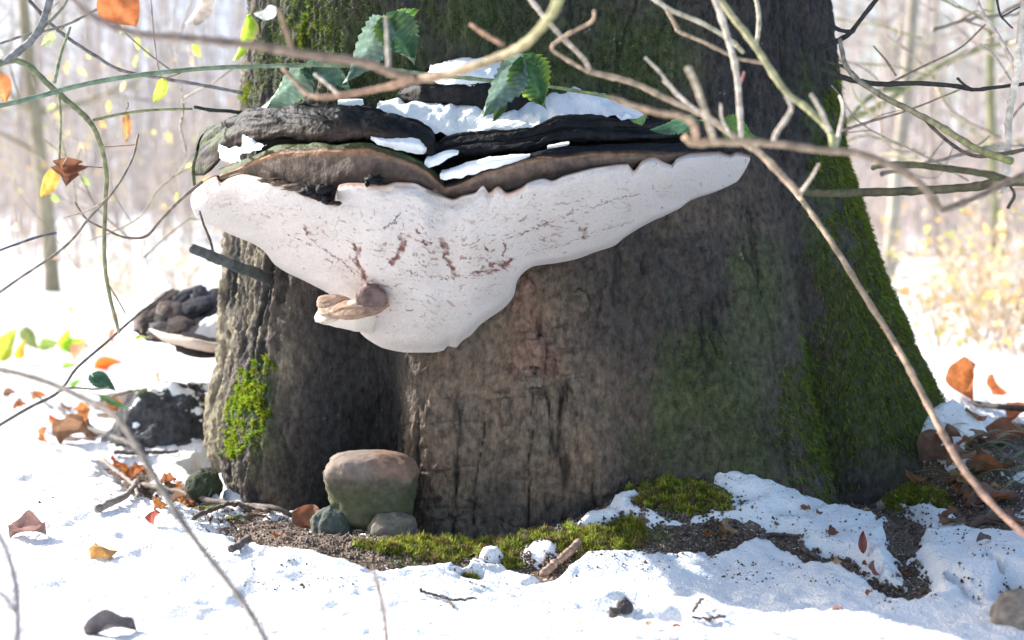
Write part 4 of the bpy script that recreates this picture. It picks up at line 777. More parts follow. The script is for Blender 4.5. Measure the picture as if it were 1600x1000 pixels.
# left side
gb = sl_(-.2, -.05, (-30, 172), (60, 151), (130, 132), (220, 117), (320, 107), (430, 103), (520, 102), (600, 108), (680, 117), (760, 125), (830, 131), (900, 142), (975, 156))
bram = branch('green bramble stem with toothed leaves crossing in front of the upper trunk', [('stem', gb, (6, 4), (.15, .22, .16), (.22, .26, .12))], name='bramble', cat='bramble'); cane_thorns(bram, gb, 40, .0035, (.3, .22, .15))
BG = (.045, .105, .045); BP = (.30, .40, .36)
for a in [dict(b=(478, 106), t=(412, 168), Yb=-.06, Yt=-.10, wpx=58, roll=.45, col=(.17, .25, .19), seed=1), dict(b=(482, 108), t=(548, 140), Yb=-.06, Yt=-.10, wpx=52, roll=.5, col=(.07, .15, .10), seed=2), dict(b=(484, 106), t=(470, 158), Yb=-.06, Yt=-.03, wpx=40, roll=-.6, col=(.13, .24, .03), seed=3),  # the palest leaves have the sky's sheen mixed into their colour
          dict(b=(600, 30), t=(540, 128), Yb=-.08, Yt=-.14, wpx=62, roll=.3, col=(.18, .26, .21), seed=4), dict(b=(602, 30), t=(648, 100), Yb=-.08, Yt=-.10, wpx=74, roll=.25, col=(.06, .13, .065), seed=5), dict(b=(604, 28), t=(652, 14), Yb=-.08, Yt=-.03, wpx=26, roll=-.5, col=(.09, .2, .05), seed=6),
          dict(b=(815, 92), t=(748, 186), Yb=-.09, Yt=-.15, wpx=56, roll=.25, col=(.17, .25, .20), seed=7), dict(b=(820, 92), t=(853, 170), Yb=-.09, Yt=-.11, wpx=74, roll=-.1, col=(.055, .125, .05), seed=8), dict(b=(816, 94), t=(782, 122), Yb=-.09, Yt=-.05, wpx=30, roll=-.5, col=(.20, .36, .04), seed=9), dict(b=(784, 150), t=(770, 190), Yb=-.06, Yt=-.07, wpx=24, roll=.4, col=(.05, .09, .03), seed=10)]:
    leaf_px(bram, back=(.30, .42, .06) if a['seed'] in (5, 6, 8) else None, curl=.08, fold=.35, wav=.03, **a)
for pts in [sl_(-.06, -.08, (590, 107), (598, 70), (601, 30)), sl_(-.06, -.06, (500, 102), (490, 104), (481, 107)), sl_(-.06, -.09, (790, 127), (806, 110), (817, 93)), sl_(-.06, -.06, (800, 128), (792, 140), (784, 150))]:
    mb = MB(); stem(mb, pts, (2.5, 2), (.28, .33, .14)); mb.build('leaf_stalk', M['wood'], bram)
t = branch('bramble leaf pair resting on the right end of the dark crust', [('stem', sl_(.0, -.12, (975, 156), (1000, 172), (1012, 184)), (3, 2), dark)], name='bramble_sprig', cat='bramble')
leaf_px(t, (1012, 184), (985, 188), -.12, -.13, 22, .9, (.05, .10, .04), seed=21); t2 = branch('serrated green leaf lying along the crust below the stub twigs', [('stem', sl_(-.1, -.12, (1120, 186), (1105, 188), (1090, 188)), (2, 2), green)], name='bramble_sprig', cat='bramble')
leaf_px(t2, (1092, 188), (1018, 204), -.12, -.15, 34, .35, (.055, .13, .075), seed=22, curl=.03); leaf_px(t2, (1128, 192), (1182, 214), -.12, -.15, 46, -.3, (.08, .18, .04), seed=23, curl=.05)
t = branch('olive forked bramble stem bending down over the snowy clearing', [
    ('stem', sl_(-.15, .0, (-30, 112), (8, 96), (40, 100), (80, 136), (115, 166), (140, 190), (155, 220), (166, 270), (164, 330), (163, 400), (170, 455), (186, 520)), (8, 4), (.16, .19, .11), (.24, .23, .13)),
    ('side_twig', sl_(-.15, -.2, (8, 96), (50, 62), (68, 30), (82, -20)), (9, 8), (.15, .16, .17)), ('side_twig', sl_(-.15, -.2, (25, 82), (60, 50), (95, 15), (110, -10)), (5, 3), (.17, .18, .14)),
    ('side_twig', sl_(-.12, -.05, (145, 188), (190, 178), (240, 172), (300, 170)), (3.5, 3), (.24, .26, .12)), ('side_twig', sl_(-.1, -.08, (162, 230), (190, 228), (215, 226)), (1.6, 1.2), brown), ('side_twig', sl_(0, .02, (166, 440), (185, 470), (196, 490)), (2.5, 1.5), (.3, .26, .15)), ('side_twig', sl_(-.15, -.13, (85, 130), (95, 85), (110, 42)), (4, 3), (.22, .26, .14)), ('side_twig', sl_(-.12, -.12, (92, 145), (95, 190), (92, 260)), (3, 3), (.26, .28, .14))], name='bramble_cane', cat='bramble')
branch('slender grey twig slanting up through the clearing at left', [('stem', sl_(-.2, -.05, (-30, 478), (30, 435), (80, 402), (112, 375), (140, 340), (170, 308), (190, 280), (208, 245), (216, 210)), (3.5, 2.5), (.26, .21, .17)), ('side_twig', sl_(-.08, -.03, (170, 308), (140, 328), (100, 340)), (2, 1.5), (.26, .2, .15))], name='twig', cat='twig')
branch('thorny brown twig hooking under the left tip of the fungus', [('stem', sl_(-.02, .05, (117, 316), (136, 343), (165, 358), (195, 371), (228, 369), (250, 345), (280, 314), (316, 284)), (2, 4), (.22, .17, .14))], name='twig', cat='twig')
branch('bare dark twig crossing the pale wood at upper left', [('stem', sl_(.1, .15, (45, 0), (78, 36), (110, 62), (150, 88), (190, 110), (250, 122), (310, 132), (378, 145)), (4, 4), (.13, .12, .125), (.24, .21, .19)), ('side_twig', sl_(.1, .1, (0, 68), (40, 55), (100, 40), (160, 10)), (3, 3), (.2, .18, .15))], name='twig', cat='twig')
branch('hair-thin slanting twig under the orange hanging leaf', [('stem', sl_(-.1, -.05, (155, 5), (190, 45), (230, 82), (270, 112)), (2, 2), (.25, .2, .18)), ('side_twig', sl_(-.1, -.05, (235, -10), (240, 50), (246, 100), (252, 118)), (1.8, 1.8), (.3, .26, .22))], name='twig', cat='twig')
branch('blue-grey thin twig ending beside the left sapling', [('stem', sl_(.1, .15, (-20, 398), (30, 380), (60, 370), (88, 364)), (2.5, 3.5), (.13, .13, .16))], name='twig', cat='twig')
branch('long thin twig lying over the snow toward the second fungus', [('stem', sl_(-.3, .3, (-30, 682), (40, 640), (92, 612), (120, 575), (165, 536), (215, 492), (258, 460)), (4, 3), (.21, .18, .16)), ('side_twig', sl_(-.15, -.1, (92, 612), (110, 606), (150, 608), (170, 605)), (3, 2), (.28, .24, .19))], name='twig', cat='twig')
branch('blurred near stem curving down through the sunlit snow', [('stem', sl_(-.75, -.98, (-30, 570), (60, 592), (130, 622), (180, 652), (212, 695), (250, 760), (292, 825), (345, 895), (390, 955), (430, 1030)), (7, 8), (.26, .22, .175), (.19, .16, .14)), ('bud', sl_(-.9, -.9, (284, 815), (272, 806)), (6, 4), (.36, .3, .24))], name='stem', cat='stem')
branch('short blurred stalk standing up from the bottom edge', [('stem', sl_(-.80, -.8, (608, 1040), (600, 960), (590, 915), (582, 884)), (6, 4), (.34, .25, .2))], name='stem', cat='stem')
branch('soft blurred purple-grey stalk at the lower left edge', [('stem', sl_(-.95, -.95, (24, 1040), (28, 970), (24, 910), (10, 860), (-10, 820)), (8, 7), (.26, .22, .23)), ('side_twig', sl_(-.95, -.95, (26, 960), (5, 930), (-20, 915)), (6, 5), (.28, .24, .24))], name='stem', cat='stem')
p = P(423, 438, .11)
tk = hit_trunk(420, 436)
branch('thick broken dark branch stub sticking out of the trunk below the fungus', [('stub', [(440, 446, float(tk[1]) + .08), (418, 434, float(tk[1]) - .01), (380, 420, .10), (340, 404, .06), (300, 388, .02)], (16, 12), (.06, .066, .07), (.09, .10, .10)), ('side_twig', sl_(.08, .09, (333, 394), (328, 375), (318, 350), (312, 330)), (3.5, 2.5), (.10, .09, .075))], name='branch_stub', cat='branch')
branch('mossy dark twig stub beside the left tip of the crust', [('stub', sl_(.14, .10, (400, 180), (360, 174), (330, 172), (304, 167)), (5, 4), (.05, .065, .05)), ('side_twig', sl_(.1, .06, (304, 290), (302, 262), (308, 238)), (4, 4), (.06, .08, .03))], name='branch_stub', cat='branch')
branch('dark fallen branch lying behind the right root', [('stem', sl_(.9, .5, (1425, 608), (1470, 618), (1520, 630), (1570, 636), (1640, 642)), (6, 8), (.06, .052, .045))], name='branch')
p0 = top_hit(780, 838)
branch('pale dry grass stalk leaning against the front of the trunk', [('stem', [(780, 832, float(p0[1])), (788, 810, float(p0[1]) + .01), (797, 790, float(p0[1]) + .02)], (1.8, 1.6), (.5, .44, .36))], name='stalk', cat='stalk')
p0 = top_hit(118, 1005); branch('single green grass blade at the lower left snow', [('blade', [(116, 1030, -.5), (117, 970, -.5), (120, 930, -.49)], (2, 1), (.25, .42, .3))], name='grass_blade', cat='grass')

# hanging dead leaves upper left
def hang_leaf(label, b, t, Y, wpx, roll, col, kind='beech', cat='leaf', stalk=None, **k):
    base = P(b[0], b[1], Y); o = thing('hanging_leaf', tuple(base), label, cat, 'leaves hanging on bare twigs')
    leaf_px(o, b, t, Y, Y - .01, wpx, roll, col, 'blade', 'dryleaf', kind=kind, **k)
    sx, sy = stalk or (b[0] - (t[0] - b[0]) * .3, b[1] - (t[1] - b[1]) * .3)
    mb = MB(); stem(mb, [(sx, sy, Y + .005), ((sx + b[0]) / 2 + 2, (sy + b[1]) / 2, Y), (b[0], b[1], Y)], (1.5, 1.2), (.2, .14, .1), n=6); mb.build('stalk', M['wood'], o); return o
hang_leaf('large orange dead leaf hanging from the top edge', (165, -12), (212, 42), -.3, 66, .2, (.58, .19, .07), seed=31, curl=.05)
hang_leaf('pale curled dead leaf hanging beside the orange one', (318, -20), (296, 38), -.3, 34, .8, (.45, .40, .36), seed=32, fold=.6)
hang_leaf('narrow yellow-green leaf with brown tip hanging by the trunk edge', (392, 22), (369, 94), -.3, 26, .5, (.34, .50, .06), seed=33, back=(.5, .3, .2), fold=.5)
hang_leaf('small white-edged leaf blown against the bark at the top left', (434, 14), (398, 24), -.3, 26, .7, (.38, .42, .40), seed=34, stalk=(440, 8))
hang_leaf('small bright green leaf dangling from the green bramble stem', (258, 122), (242, 160), -.15, 22, .4, (.40, .58, .08), seed=35, back=(.6, .35, .1), stalk=(292, 110))
hang_leaf('curled dark brown leaf hanging over the clearing', (98, 258), (104, 290), -.1, 44, .3, (.22, .10, .06), seed=36, kind='oak', fold=.7, stalk=(160, 262))
hang_leaf('two-coloured yellow and rust leaf behind the curled brown one', (88, 262), (66, 308), -.09, 26, .3, (.60, .33, .08), seed=37, back=(.4, .5, .1), stalk=(98, 256))
hang_leaf('orange leaf cut by the left picture edge', (-8, 112), (10, 158), -.2, 34, .2, (.66, .26, .10), seed=38, stalk=(-18, 98))
hang_leaf('small olive leaf on the twig in the upper left', (88, 50), (64, 72), -.05, 16, .3, (.34, .38, .20), seed=39, stalk=(100, 42))
hang_leaf('rust coloured leaf hanging in the thicket left of the fungus', (197, 172), (199, 220), .2, 13, .2, (.55, .28, .10), seed=40, stalk=(200, 160))
for i, (x, y, s_, c_) in enumerate([(215, 66, 16, (.6, .66, .16)), (230, 82, 14, (.62, .64, .12)), (212, 95, 14, (.6, .7, .2)), (308, 78, 20, (.58, .70, .1)), (300, 95, 10, (.7, .45, .3)), (105, 105, 18, (.72, .62, .3)), (128, 112, 16, (.7, .65, .35)), (160, 194, 16, (.72, .42, .18)), (170, 166, 14, (.72, .55, .2)), (80, 168, 16, (.6, .66, .3)), (192, 135, 12, (.75, .6, .3)), (136, 284, 14, (.42, .7, .12)), (86, 310, 14, (.5, .72, .16)), (276, 308, 9, (.6, .66, .2)), (110, 380, 12, (.55, .6, .2)), (22, 354, 10, (.75, .45, .3)), (138, 88, 10, (.66, .7, .3)), (190, 45, 9, (.6, .7, .3))]):
    Y = RNG.uniform(.8, 1.8); s_ *= .8; a = RNG.uniform(0, 6.28); dx, dy = s_ * .6 * math.cos(a), abs(s_ * .6 * math.sin(a)) + 4
    o = thing('hanging_leaf', tuple(P(x, y, Y)), 'out of focus yellow leaf in the thicket left of the trunk', 'leaf', 'blurred yellow leaves in the left thicket')
    leaf_px(o, (x - dx, y - dy), (x + dx, y + dy), Y, Y, s_ * .85, RNG.uniform(-1.2, 1.2), c_, 'blade', 'dryleaf', kind='beech', seed=200 + i, nu=8, nv=5)
    mb = MB(); stem(mb, [(x - dx - 6, y - dy - 30, Y), (x - dx - 1, y - dy - 12, Y), (x - dx, y - dy, Y)], (.8, .6), (.4, .3, .22), n=5, nodes=False, sides=5); mb.build('stalk', M['wood'], o)

# ------------------------------------------------------------------ litter on the ground
ORG = (.62, .19, .05); RST = (.36, .14, .06); TAN = (.46, .29, .15); BRN = (.22, .125, .08); PNK = (.42, .24, .18)
def fallen(px, py, ln, ang, wr, col, label, group=None, lift=.35, kind='beech', roll=None, seed=None, curl=.2, fold=.5, dy=0):
    p = top_hit(px, py + dy); k_ = (p[1] + 2.0) / F; L_ = ln * k_; a = R(ang)
    d = np.array([math.cos(a), math.sin(a) * .6, lift]); d /= np.linalg.norm(d); b = p - d * L_ * .45 + np.array([0, 0, .004 + L_ * .3 * abs(lift)]); b[2] = max(b[2], p[2] + .001)
    o = leaf_mesh(MB(), b, b + d * L_, L_ * wr, RNG.uniform(.5, 1.3) if roll is None else roll, col, curl=curl, fold=fold, kind=kind, seed=seed if seed is not None else int(px * 7 + py), nu=16, nv=8, wav=.07).build('fallen_leaf', M['dryleaf'])
    return tag(o, label, 'leaf', group)
fallen(486, 824, 66, 150, .8, (.30, .13, .07), 'rusty square-tipped leaf tucked against the pebbles at the trunk foot', lift=.3, roll=.2, curl=.02, fold=.05)
fallen(112, 690, 50, 20, .7, (.26, .15, .09), 'curled dark brown leaf in the litter pile on the left snow', fold=.9)
fallen(40, 836, 56, 20, .75, (.30, .18, .16), 'flat dull brown leaf on the sunlit snow at left', lift=.05, roll=1.1)
fallen(166, 866, 40, 160, .8, (.50, .30, .12), 'curled tan leaf casting a shadow on the sunlit snow', lift=.3, fold=.8)
fallen(168, 990, 80, 10, .5, (.10, .09, .10), 'blurred dark leaf at the bottom left edge', lift=.1)
fallen(242, 818, 26, 80, .8, (.34, .10, .07), 'small dark red leaf under the dead sticks', lift=.5)
fallen(325, 780, 32, 80, .5, (.62, .55, .5), 'pale folded leaf by the mossy lump left of the trunk', lift=.8, roll=.3)
fallen(608, 835, 44, 40, .35, (.36, .28, .22), 'narrow grey leaf in front of the small brown stone', lift=.4, roll=.4)
fallen(1142, 832, 30, 120, .8, (.40, .26, .15), 'tan leaf standing on soil in the shade right of the moss', lift=.6)
fallen(1258, 803, 18, 30, .8, (.40, .17, .08), 'small rust leaf on shaded snow below the right roots', lift=.3)
fallen(1304, 835, 18, 130, .9, (.22, .11, .08), 'small crumpled brown leaf on the shaded snow', lift=.6)
fallen(1348, 880, 36, 85, .38, (.33, .12, .09), 'upright dark red leaf sliver standing in the shaded snow', lift=2.5, roll=.1)
fallen(1367, 902, 24, 110, .5, (.35, .17, .14), 'short pinkish leaf sliver beside the upright red one', lift=1.2)
fallen(1308, 958, 18, 10, .6, (.40, .25, .22), 'tiny pinkish leaf on the sunlit snow near the shadow edge', lift=.1)
fallen(1365, 712, 44, 100, .7, (.42, .25, .11), 'tan leaf leaning on the right root at the snow edge', lift=1.2, roll=.3)
fallen(1456, 722, 62, 30, .9, (.20, .115, .08), 'large brown leaf below the pink cane', lift=.5, roll=.3, curl=.05)
fallen(1500, 725, 50, 10, .6, (.42, .26, .18), 'pinkish tan leaf right behind the pink cane', lift=.2)
fallen(1440, 752, 50, 200, .4, (.42, .22, .11), 'thin torn tan leaf below the large brown one', lift=.2)
fallen(1548, 785, 90, 5, .35, (.34, .21, .17), 'long flat pinkish leaf in the right litter', lift=.05, roll=.9)
fallen(1550, 820, 80, 8, .3, (.26, .18, .14), 'long greyish leaf at the lower edge of the right litter', lift=.05)
fallen(1536, 848, 24, 8, .6, (.20, .15, .13), 'small dark leaf on the snow under the right litter', lift=.1)
fallen(1518, 605, 62, 75, .75, (.50, .19, .07), 'big orange dead leaf standing up in the sun behind the right root', lift=1.3, kind='beech', roll=.5, dy=20, fold=.9)
fallen(1560, 604, 40, 120, .6, (.52, .17, .06), 'smaller orange leaf beside the big orange dead leaf', lift=.8, dy=12)
fallen(1526, 656, 34, 150, .5, (.34, .17, .09), 'brown leaf edge on snow behind the right root', lift=.4); fallen(1590, 658, 44, 30, .7, (.45, .16, .08), 'rust leaf under the fallen dark branch', lift=.5)
fallen(1560, 690, 80, 10, .5, (.30, .13, .08), 'dark rust leaf over the grass on the right', lift=.1); fallen(1530, 690, 60, 170, .4, (.26, .12, .09), 'dark curled leaf between grass and snow on the right', lift=.1)
fallen(166, 576, 44, 10, .5, (.85, .17, .03), 'glowing orange leaf at the rotten root mound', lift=.2, roll=.4)
fallen(300, 652, 18, 60, .9, (.62, .22, .09), 'orange leaf fragment at the left root foot', lift=.6); fallen(178, 536, 24, 90, .6, (.50, .22, .10), 'rust leaf scrap on top of the rotten root mound', lift=1.2)
fallen(126, 562, 34, 60, .8, (.62, .32, .2), 'peach leaf on the snow at left', lift=.6)
for i, (x, y) in enumerate([(95, 660), (104, 640), (92, 680), (70, 690), (125, 668), (180, 648), (160, 640), (205, 742), (198, 750), (230, 738), (270, 762), (285, 770), (300, 775), (262, 757), (148, 680), (252, 792), (60, 625), (30, 640), (14, 620), (135, 655), (185, 730), (216, 748), (276, 786), (296, 790), (240, 655), (250, 640), (280, 645)]):
    fallen(x, y, RNG.uniform(20, 36), RNG.uniform(0, 360), RNG.uniform(.45, .85), [ORG, RST, BRN, (.5, .22, .08)][i % 4], 'orange-brown scrap of leaf in the litter left of the trunk', 'leaf scraps in the left litter', lift=RNG.uniform(.1, .8), kind=['beech', 'oak'][i % 2])
for i in range(26):
    fallen(RNG.uniform(1470, 1600), RNG.uniform(665, 830), RNG.uniform(24, 50), RNG.uniform(0, 360), RNG.uniform(.35, .7), [RST, BRN, (.30, .19, .14), TAN][i % 4], 'brown leaf in the litter right of the trunk', 'leaves in the right litter', lift=RNG.uniform(.05, .4))
for i in range(16):
    q = [(1130, 846), (1090, 836), (1310, 882), (1420, 905), (1395, 930), (1300, 796), (1030, 985), (450, 838)][i % 8]
    fallen(q[0] + RNG.normal(0, 26), q[1] + RNG.normal(0, 6), RNG.uniform(9, 18), RNG.uniform(0, 360), RNG.uniform(.4, .8), [RST, BRN, TAN][i % 3], 'tiny leaf fragment on the bare soil', 'leaf fragments on soil', lift=.2)
# green leaves of brambles on the left
for i, (b, t_, wp, c_, lab) in enumerate([((0, 560), (28, 512), 40, (.44, .50, .07), 'yellow-green bramble leaf at the left edge of the snow'), ((36, 514), (60, 548), 26, (.28, .33, .12), 'shaded olive leaf beside the yellow-green one'), ((104, 545), (110, 512), 26, (.45, .68, .06), 'bright lime leaf standing on the left snow'), ((104, 545), (138, 530), 26, (.45, .68, .06), 'second bright lime leaf folded against the first'), ((62, 540), (96, 536), 22, (.38, .50, .12), 'half buried green leaf between olive and lime leaves'), ((98, 572), (125, 570), 12, (.38, .55, .1), 'narrow green leaf above the orange litter'), ((145, 588), (182, 612), 30, (.05, .12, .075), 'dark green bramble leaf in the shade of the root mound'), ((112, 605), (130, 592), 12, (.20, .42, .05), 'small green leaf at the mound edge'), ((30, 560), (40, 530), 18, (.62, .42, .05), 'golden leaf under the olive one'), ((212, 528), (230, 526), 8, (.40, .52, .08), 'sliver of green leaf below the second fungus'), ((155, 618), (205, 640), 12, (.14, .24, .1), 'long green blade lying over the mound')]):
    yb = max(b[1], t_[1]) + 6; q = top_hit((b[0] + t_[0]) / 2, yb); Y = float(q[1])
    if lab.startswith(('dark green', 'sliver', 'long green')): Y = .45
    o = leaf_mesh(MB(), P(b[0], b[1], Y), P(t_[0], t_[1], Y - .02), wp / F * (Y + 2), RNG.uniform(-.4, .4), c_, kind='bramble', seed=300 + i, fold=.4, curl=.05).build('green_leaf', M['leaf']); tag(o, lab, 'leaf')
# sticks lying on the snow
def stick(label, pts, r, col, lift=.006, name='stick', group=None, extra=()):
    w_ = []
    for (x, y) in pts: q = top_hit(x, y); q[2] += lift; w_.append(q)
    w_ = spline(np.array(w_), 5 * len(pts) + 6); k_ = (w_[:, 1] + 2.0) / F; n = len(w_); rr_ = np.linspace(r[0], r[1], n) * k_
    w_ = w_ + RNG.normal(0, .0008, w_.shape); mb = MB().tube(w_, rr_, 8, np.repeat((np.array(col) * RNG.uniform(.75, 1.25, (n + 2, 1)))[None], 8, 0), knob=.15); o = mb.build(name, M['wood']); return tag(o, label, 'stick', group)
stick('short thick brown stick leaning on the mossy bank', [(848, 906), (868, 890), (890, 872), (906, 856)], (7, 6), (.30, .20, .15), .008)
stick('dark forked little twig on the snow below the moss', [(656, 928), (685, 936), (710, 943), (744, 941)], (2.5, 2), (.08, .07, .065), .004); stick('tiny dark twig branching off the little forked twig', [(690, 937), (704, 946), (708, 952)], (2, 1.5), (.08, .07, .065), .003)
stick('small grey-brown twig lying on the lower right snow', [(1082, 969), (1105, 971), (1132, 967)], (2.5, 2.5), (.17, .13, .12), .003); stick('short upright twig standing on the lower right snow', [(1082, 969), (1090, 960), (1098, 948)], (2.5, 2), (.15, .12, .11), .010)
stick('long bent dead stick lying across the soil by the left root', [(222, 768), (270, 776), (320, 790), (380, 800), (430, 805), (470, 822)], (6, 4), (.15, .12, .10), .010); stick('curved stick reaching from the soil to the mossy bank', [(302, 818), (340, 802), (375, 796), (420, 806)], (4, 3), (.14, .11, .09), .008)
stick('grey slanting stick rising out of the left litter', [(150, 805), (180, 792), (205, 775), (214, 758)], (6, 4), (.22, .19, .17), .008); stick('grey stick crossing the slanting one', [(160, 730), (185, 752), (208, 770), (216, 790)], (4, 3), (.20, .17, .15), .014)
stick('long dark stick arching through the leaf pile on the left snow', [(92, 648), (115, 668), (150, 685), (190, 700), (222, 716)], (3, 6), (.07, .062, .06), .014); stick('straight dark stick pointing right from the leaf pile', [(180, 712), (230, 712), (278, 711)], (4, 3), (.08, .07, .065), .006)
stick('little dark stub on the soil edge', [(358, 866), (374, 858), (388, 846)], (6, 5), (.12, .10, .095), .005); stick('brown branch end lying over the rotten root foot', [(180, 662), (215, 650), (240, 640), (250, 620), (244, 594)], (5, 4), (.30, .23, .14), .016)
stick('hooked bare sprig sprouting by the root mound', [(158, 640), (190, 628), (230, 622)], (3, 3), (.33, .28, .2), .02)
stick('dark splinter lying on the shaded snow', [(1190, 842), (1215, 840), (1255, 843)], (4, 2), (.09, .07, .06), .004); stick('dark root splinter on soil in the shaded snow', [(1250, 858), (1262, 868), (1275, 876)], (4, 4), (.14, .10, .08), .005)
# grass clump right
mb_group = 'grass blades in the right litter'
for i in range(44):
    x, y = RNG.uniform(1500, 1605), RNG.uniform(680, 775); q = top_hit(x, y); q[2] += .004; a = RNG.uniform(-.5, .7) + (math.pi if RNG.random() < .4 else 0); ln = RNG.uniform(.04, .09)
    d = np.array([math.cos(a), math.sin(a) * .5, RNG.uniform(.02, .25)]); e = q + d * ln; m_ = (q + e) / 2 + np.array([0, 0, .012])
    c_ = np.array([.14, .22, .10]) if RNG.random() < .6 else np.array([.30, .30, .16]); w_ = spline(np.array([q, m_, e]), 8); sd = np.array([-d[1], d[0], .2]); sd /= np.linalg.norm(sd); wd = np.sin(np.pi * (.12 + .85 * np.linspace(0, 1, 8))) * .0026
    g = np.stack([w_ - sd * wd[:, None], w_ + np.array([0, 0, -.0006]), w_ + sd * wd[:, None]], 1); tag(MB().grid(g, np.broadcast_to(c_, g.shape)).build('grass_blade', M['leaf']), 'limp green grass blade among the right litter', 'grass', mb_group)

# ------------------------------------------------------------------ root mound and second fungus behind the left flank
mc = P(292, 640, .70); mc[2] = -.05
def displaced_mound(name, c, rx, ry, rz, n=130, m=60, seed=0):
    a = np.linspace(0, 2 * np.pi, n + 1)[:-1]; b = np.linspace(-.2, np.pi / 2, m); A_, B_ = np.meshgrid(a, b, indexing='ij')
    d = np.stack([np.cos(A_) * np.cos(B_), np.sin(A_) * np.cos(B_), np.sin(B_)], -1)
    k_ = 1 + .22 * fbm(d[..., 0] * 2 + seed, d[..., 1] * 2, d[..., 2] * 2, o=4, s=seed) + .05 * fbm(d[..., 0] * 12, d[..., 1] * 12, d[..., 2] * 12, o=3, s=seed + 1)
    g = d * np.array([rx, ry, rz]) * k_[..., None] + c; return g, d, k_
mound = thing('rotten_root', tuple(mc), 'dark rotten root mound with snow streaks behind the left side of the trunk', 'root')
g, d, k_ = displaced_mound('root', mc, .17, .14, .185, seed=241)
cN = fbm(g[..., 0] * 30, g[..., 1] * 30, g[..., 2] * 30, o=4, s=243)
col = np.array([.06, .06, .066]) * (1 + .7 * cN[..., None]); col = mixc(col, np.array([.10, .16, .03]), np.clip(fbm(g[..., 0] * 14, g[..., 1] * 14, g[..., 2] * 14, o=3, s=245) * 3 - .6, 0, 1))
MB().grid(g, col, wrap=True).build('wood', M['bark'], mound)
g2, d2, k2 = displaced_mound('snow', mc, .17, .14, .185, seed=241)
sn = 1.3 * fbm(g2[..., 0] * 34, g2[..., 1] * 34, g2[..., 2] * 34, o=5, s=247, gain=.65) + .5 * d2[..., 2] - .60 + .35 * d2[..., 0]
g2 = g2 + d2 * (.010 * np.clip(sn, -1, .8))[..., None]
o = MB().grid(g2, wrap=True).build('snow_patch', M['snowclean']); tag(o, 'melting snow streaks clinging to the rotten root mound', 'snow')
f2 = thing('bracket_fungus', tuple(P(300, 545, .66)), 'smaller lumpy dark bracket fungus behind the left side of the trunk', 'fungus')
mb = MB(); xs = np.linspace(218, 380, 90); lt_ = crv([(218, 508), (240, 516), (270, 524), (310, 532), (350, 540), (380, 542)]); lb_ = crv([(218, 512), (240, 526), (270, 538), (310, 547), (350, 552), (380, 552)]); dd = crv([(218, .66), (260, .55), (310, .51), (380, .54)])
pts = np.stack([P(xs, lt_(xs) - 2, dd(xs) + .06), P(xs, lt_(xs), dd(xs)), P(xs, lb_(xs) * .5 + lt_(xs) * .5, dd(xs) - .003), P(xs, lb_(xs), dd(xs) + .02), P(xs, lb_(xs) + 1, dd(xs) + .2)], 1); pts[:, :, 2] += .003 * fbm(xs[:, None] / 20 * np.ones((1, 5)), np.zeros((90, 5)), o=3, s=6)
mb.grid(pts, np.broadcast_to((.66, .54, .45), pts.shape), flip=True).build('pore_surface', M['pore'], f2)
for i, (x, y, rx, rz, Y, c_) in enumerate([(300, 524, 60, 13, .64, dgrey), (345, 526, 40, 12, .64, dgrey), (262, 514, 34, 11, .64, (.12, .09, .075)), (228, 504, 16, 11, .66, (.13, .095, .08)), (290, 506, 34, 9, .70, (.06, .06, .068)), (330, 506, 36, 9, .72, (.06, .06, .068)), (268, 488, 24, 11, .72, (.14, .105, .09)), (298, 482, 26, 10, .75, (.055, .055, .065)), (325, 484, 24, 9, .78, (.055, .055, .065)), (288, 466, 15, 9, .80, (.06, .06, .075)), (312, 462, 12, 7, .82, (.06, .06, .075)), (338, 470, 18, 6, .82, (.06, .06, .07)), (258, 470, 14, 9, .78, (.13, .1, .09)), (232, 486, 10, 8, .72, dark), (250, 498, 16, 8, .68, dark), (322, 534, 50, 7, .60, (.10, .082, .08)), (345, 495, 26, 7, .74, dgrey)]):
    mb = MB(); k__ = (Y + 2) / F; lobe(mb, P(x, y, Y), rx * k__ * 1.15, .06, rz * k__ * .8, np.array(c_) * .6, 260 + i, 26, 14, rough=.35, fr=10, ax=((1, RNG.uniform(-.3, .3), RNG.uniform(-.35, .1)), (0, -.3, 1))); mb.build('lobe', M['crust'], f2)
snow_loft([[(305, 520, .60), (325, 526, .60), (350, 528, .62), (375, 526, .65)], [(312, 506, .62), (330, 504, .63), (350, 502, .64), (375, 500, .66)], [(322, 496, .70), (335, 492, .70), (352, 490, .70), (375, 490, .7)]], 24, 'flat snow pad on the lumpy fungus next to the trunk', amp=.003, seed=251)
p = top_hit(317, 768); mb = MB(); lobe(mb, p + np.array([0, .01, .005]), .028, .03, .026, (.05, .065, .035), 281, 30, 18, rough=.2); tag(mb.build('mossy_lump', M['bark']), 'small dark mossy lump in the snow by the left root foot', 'wood')

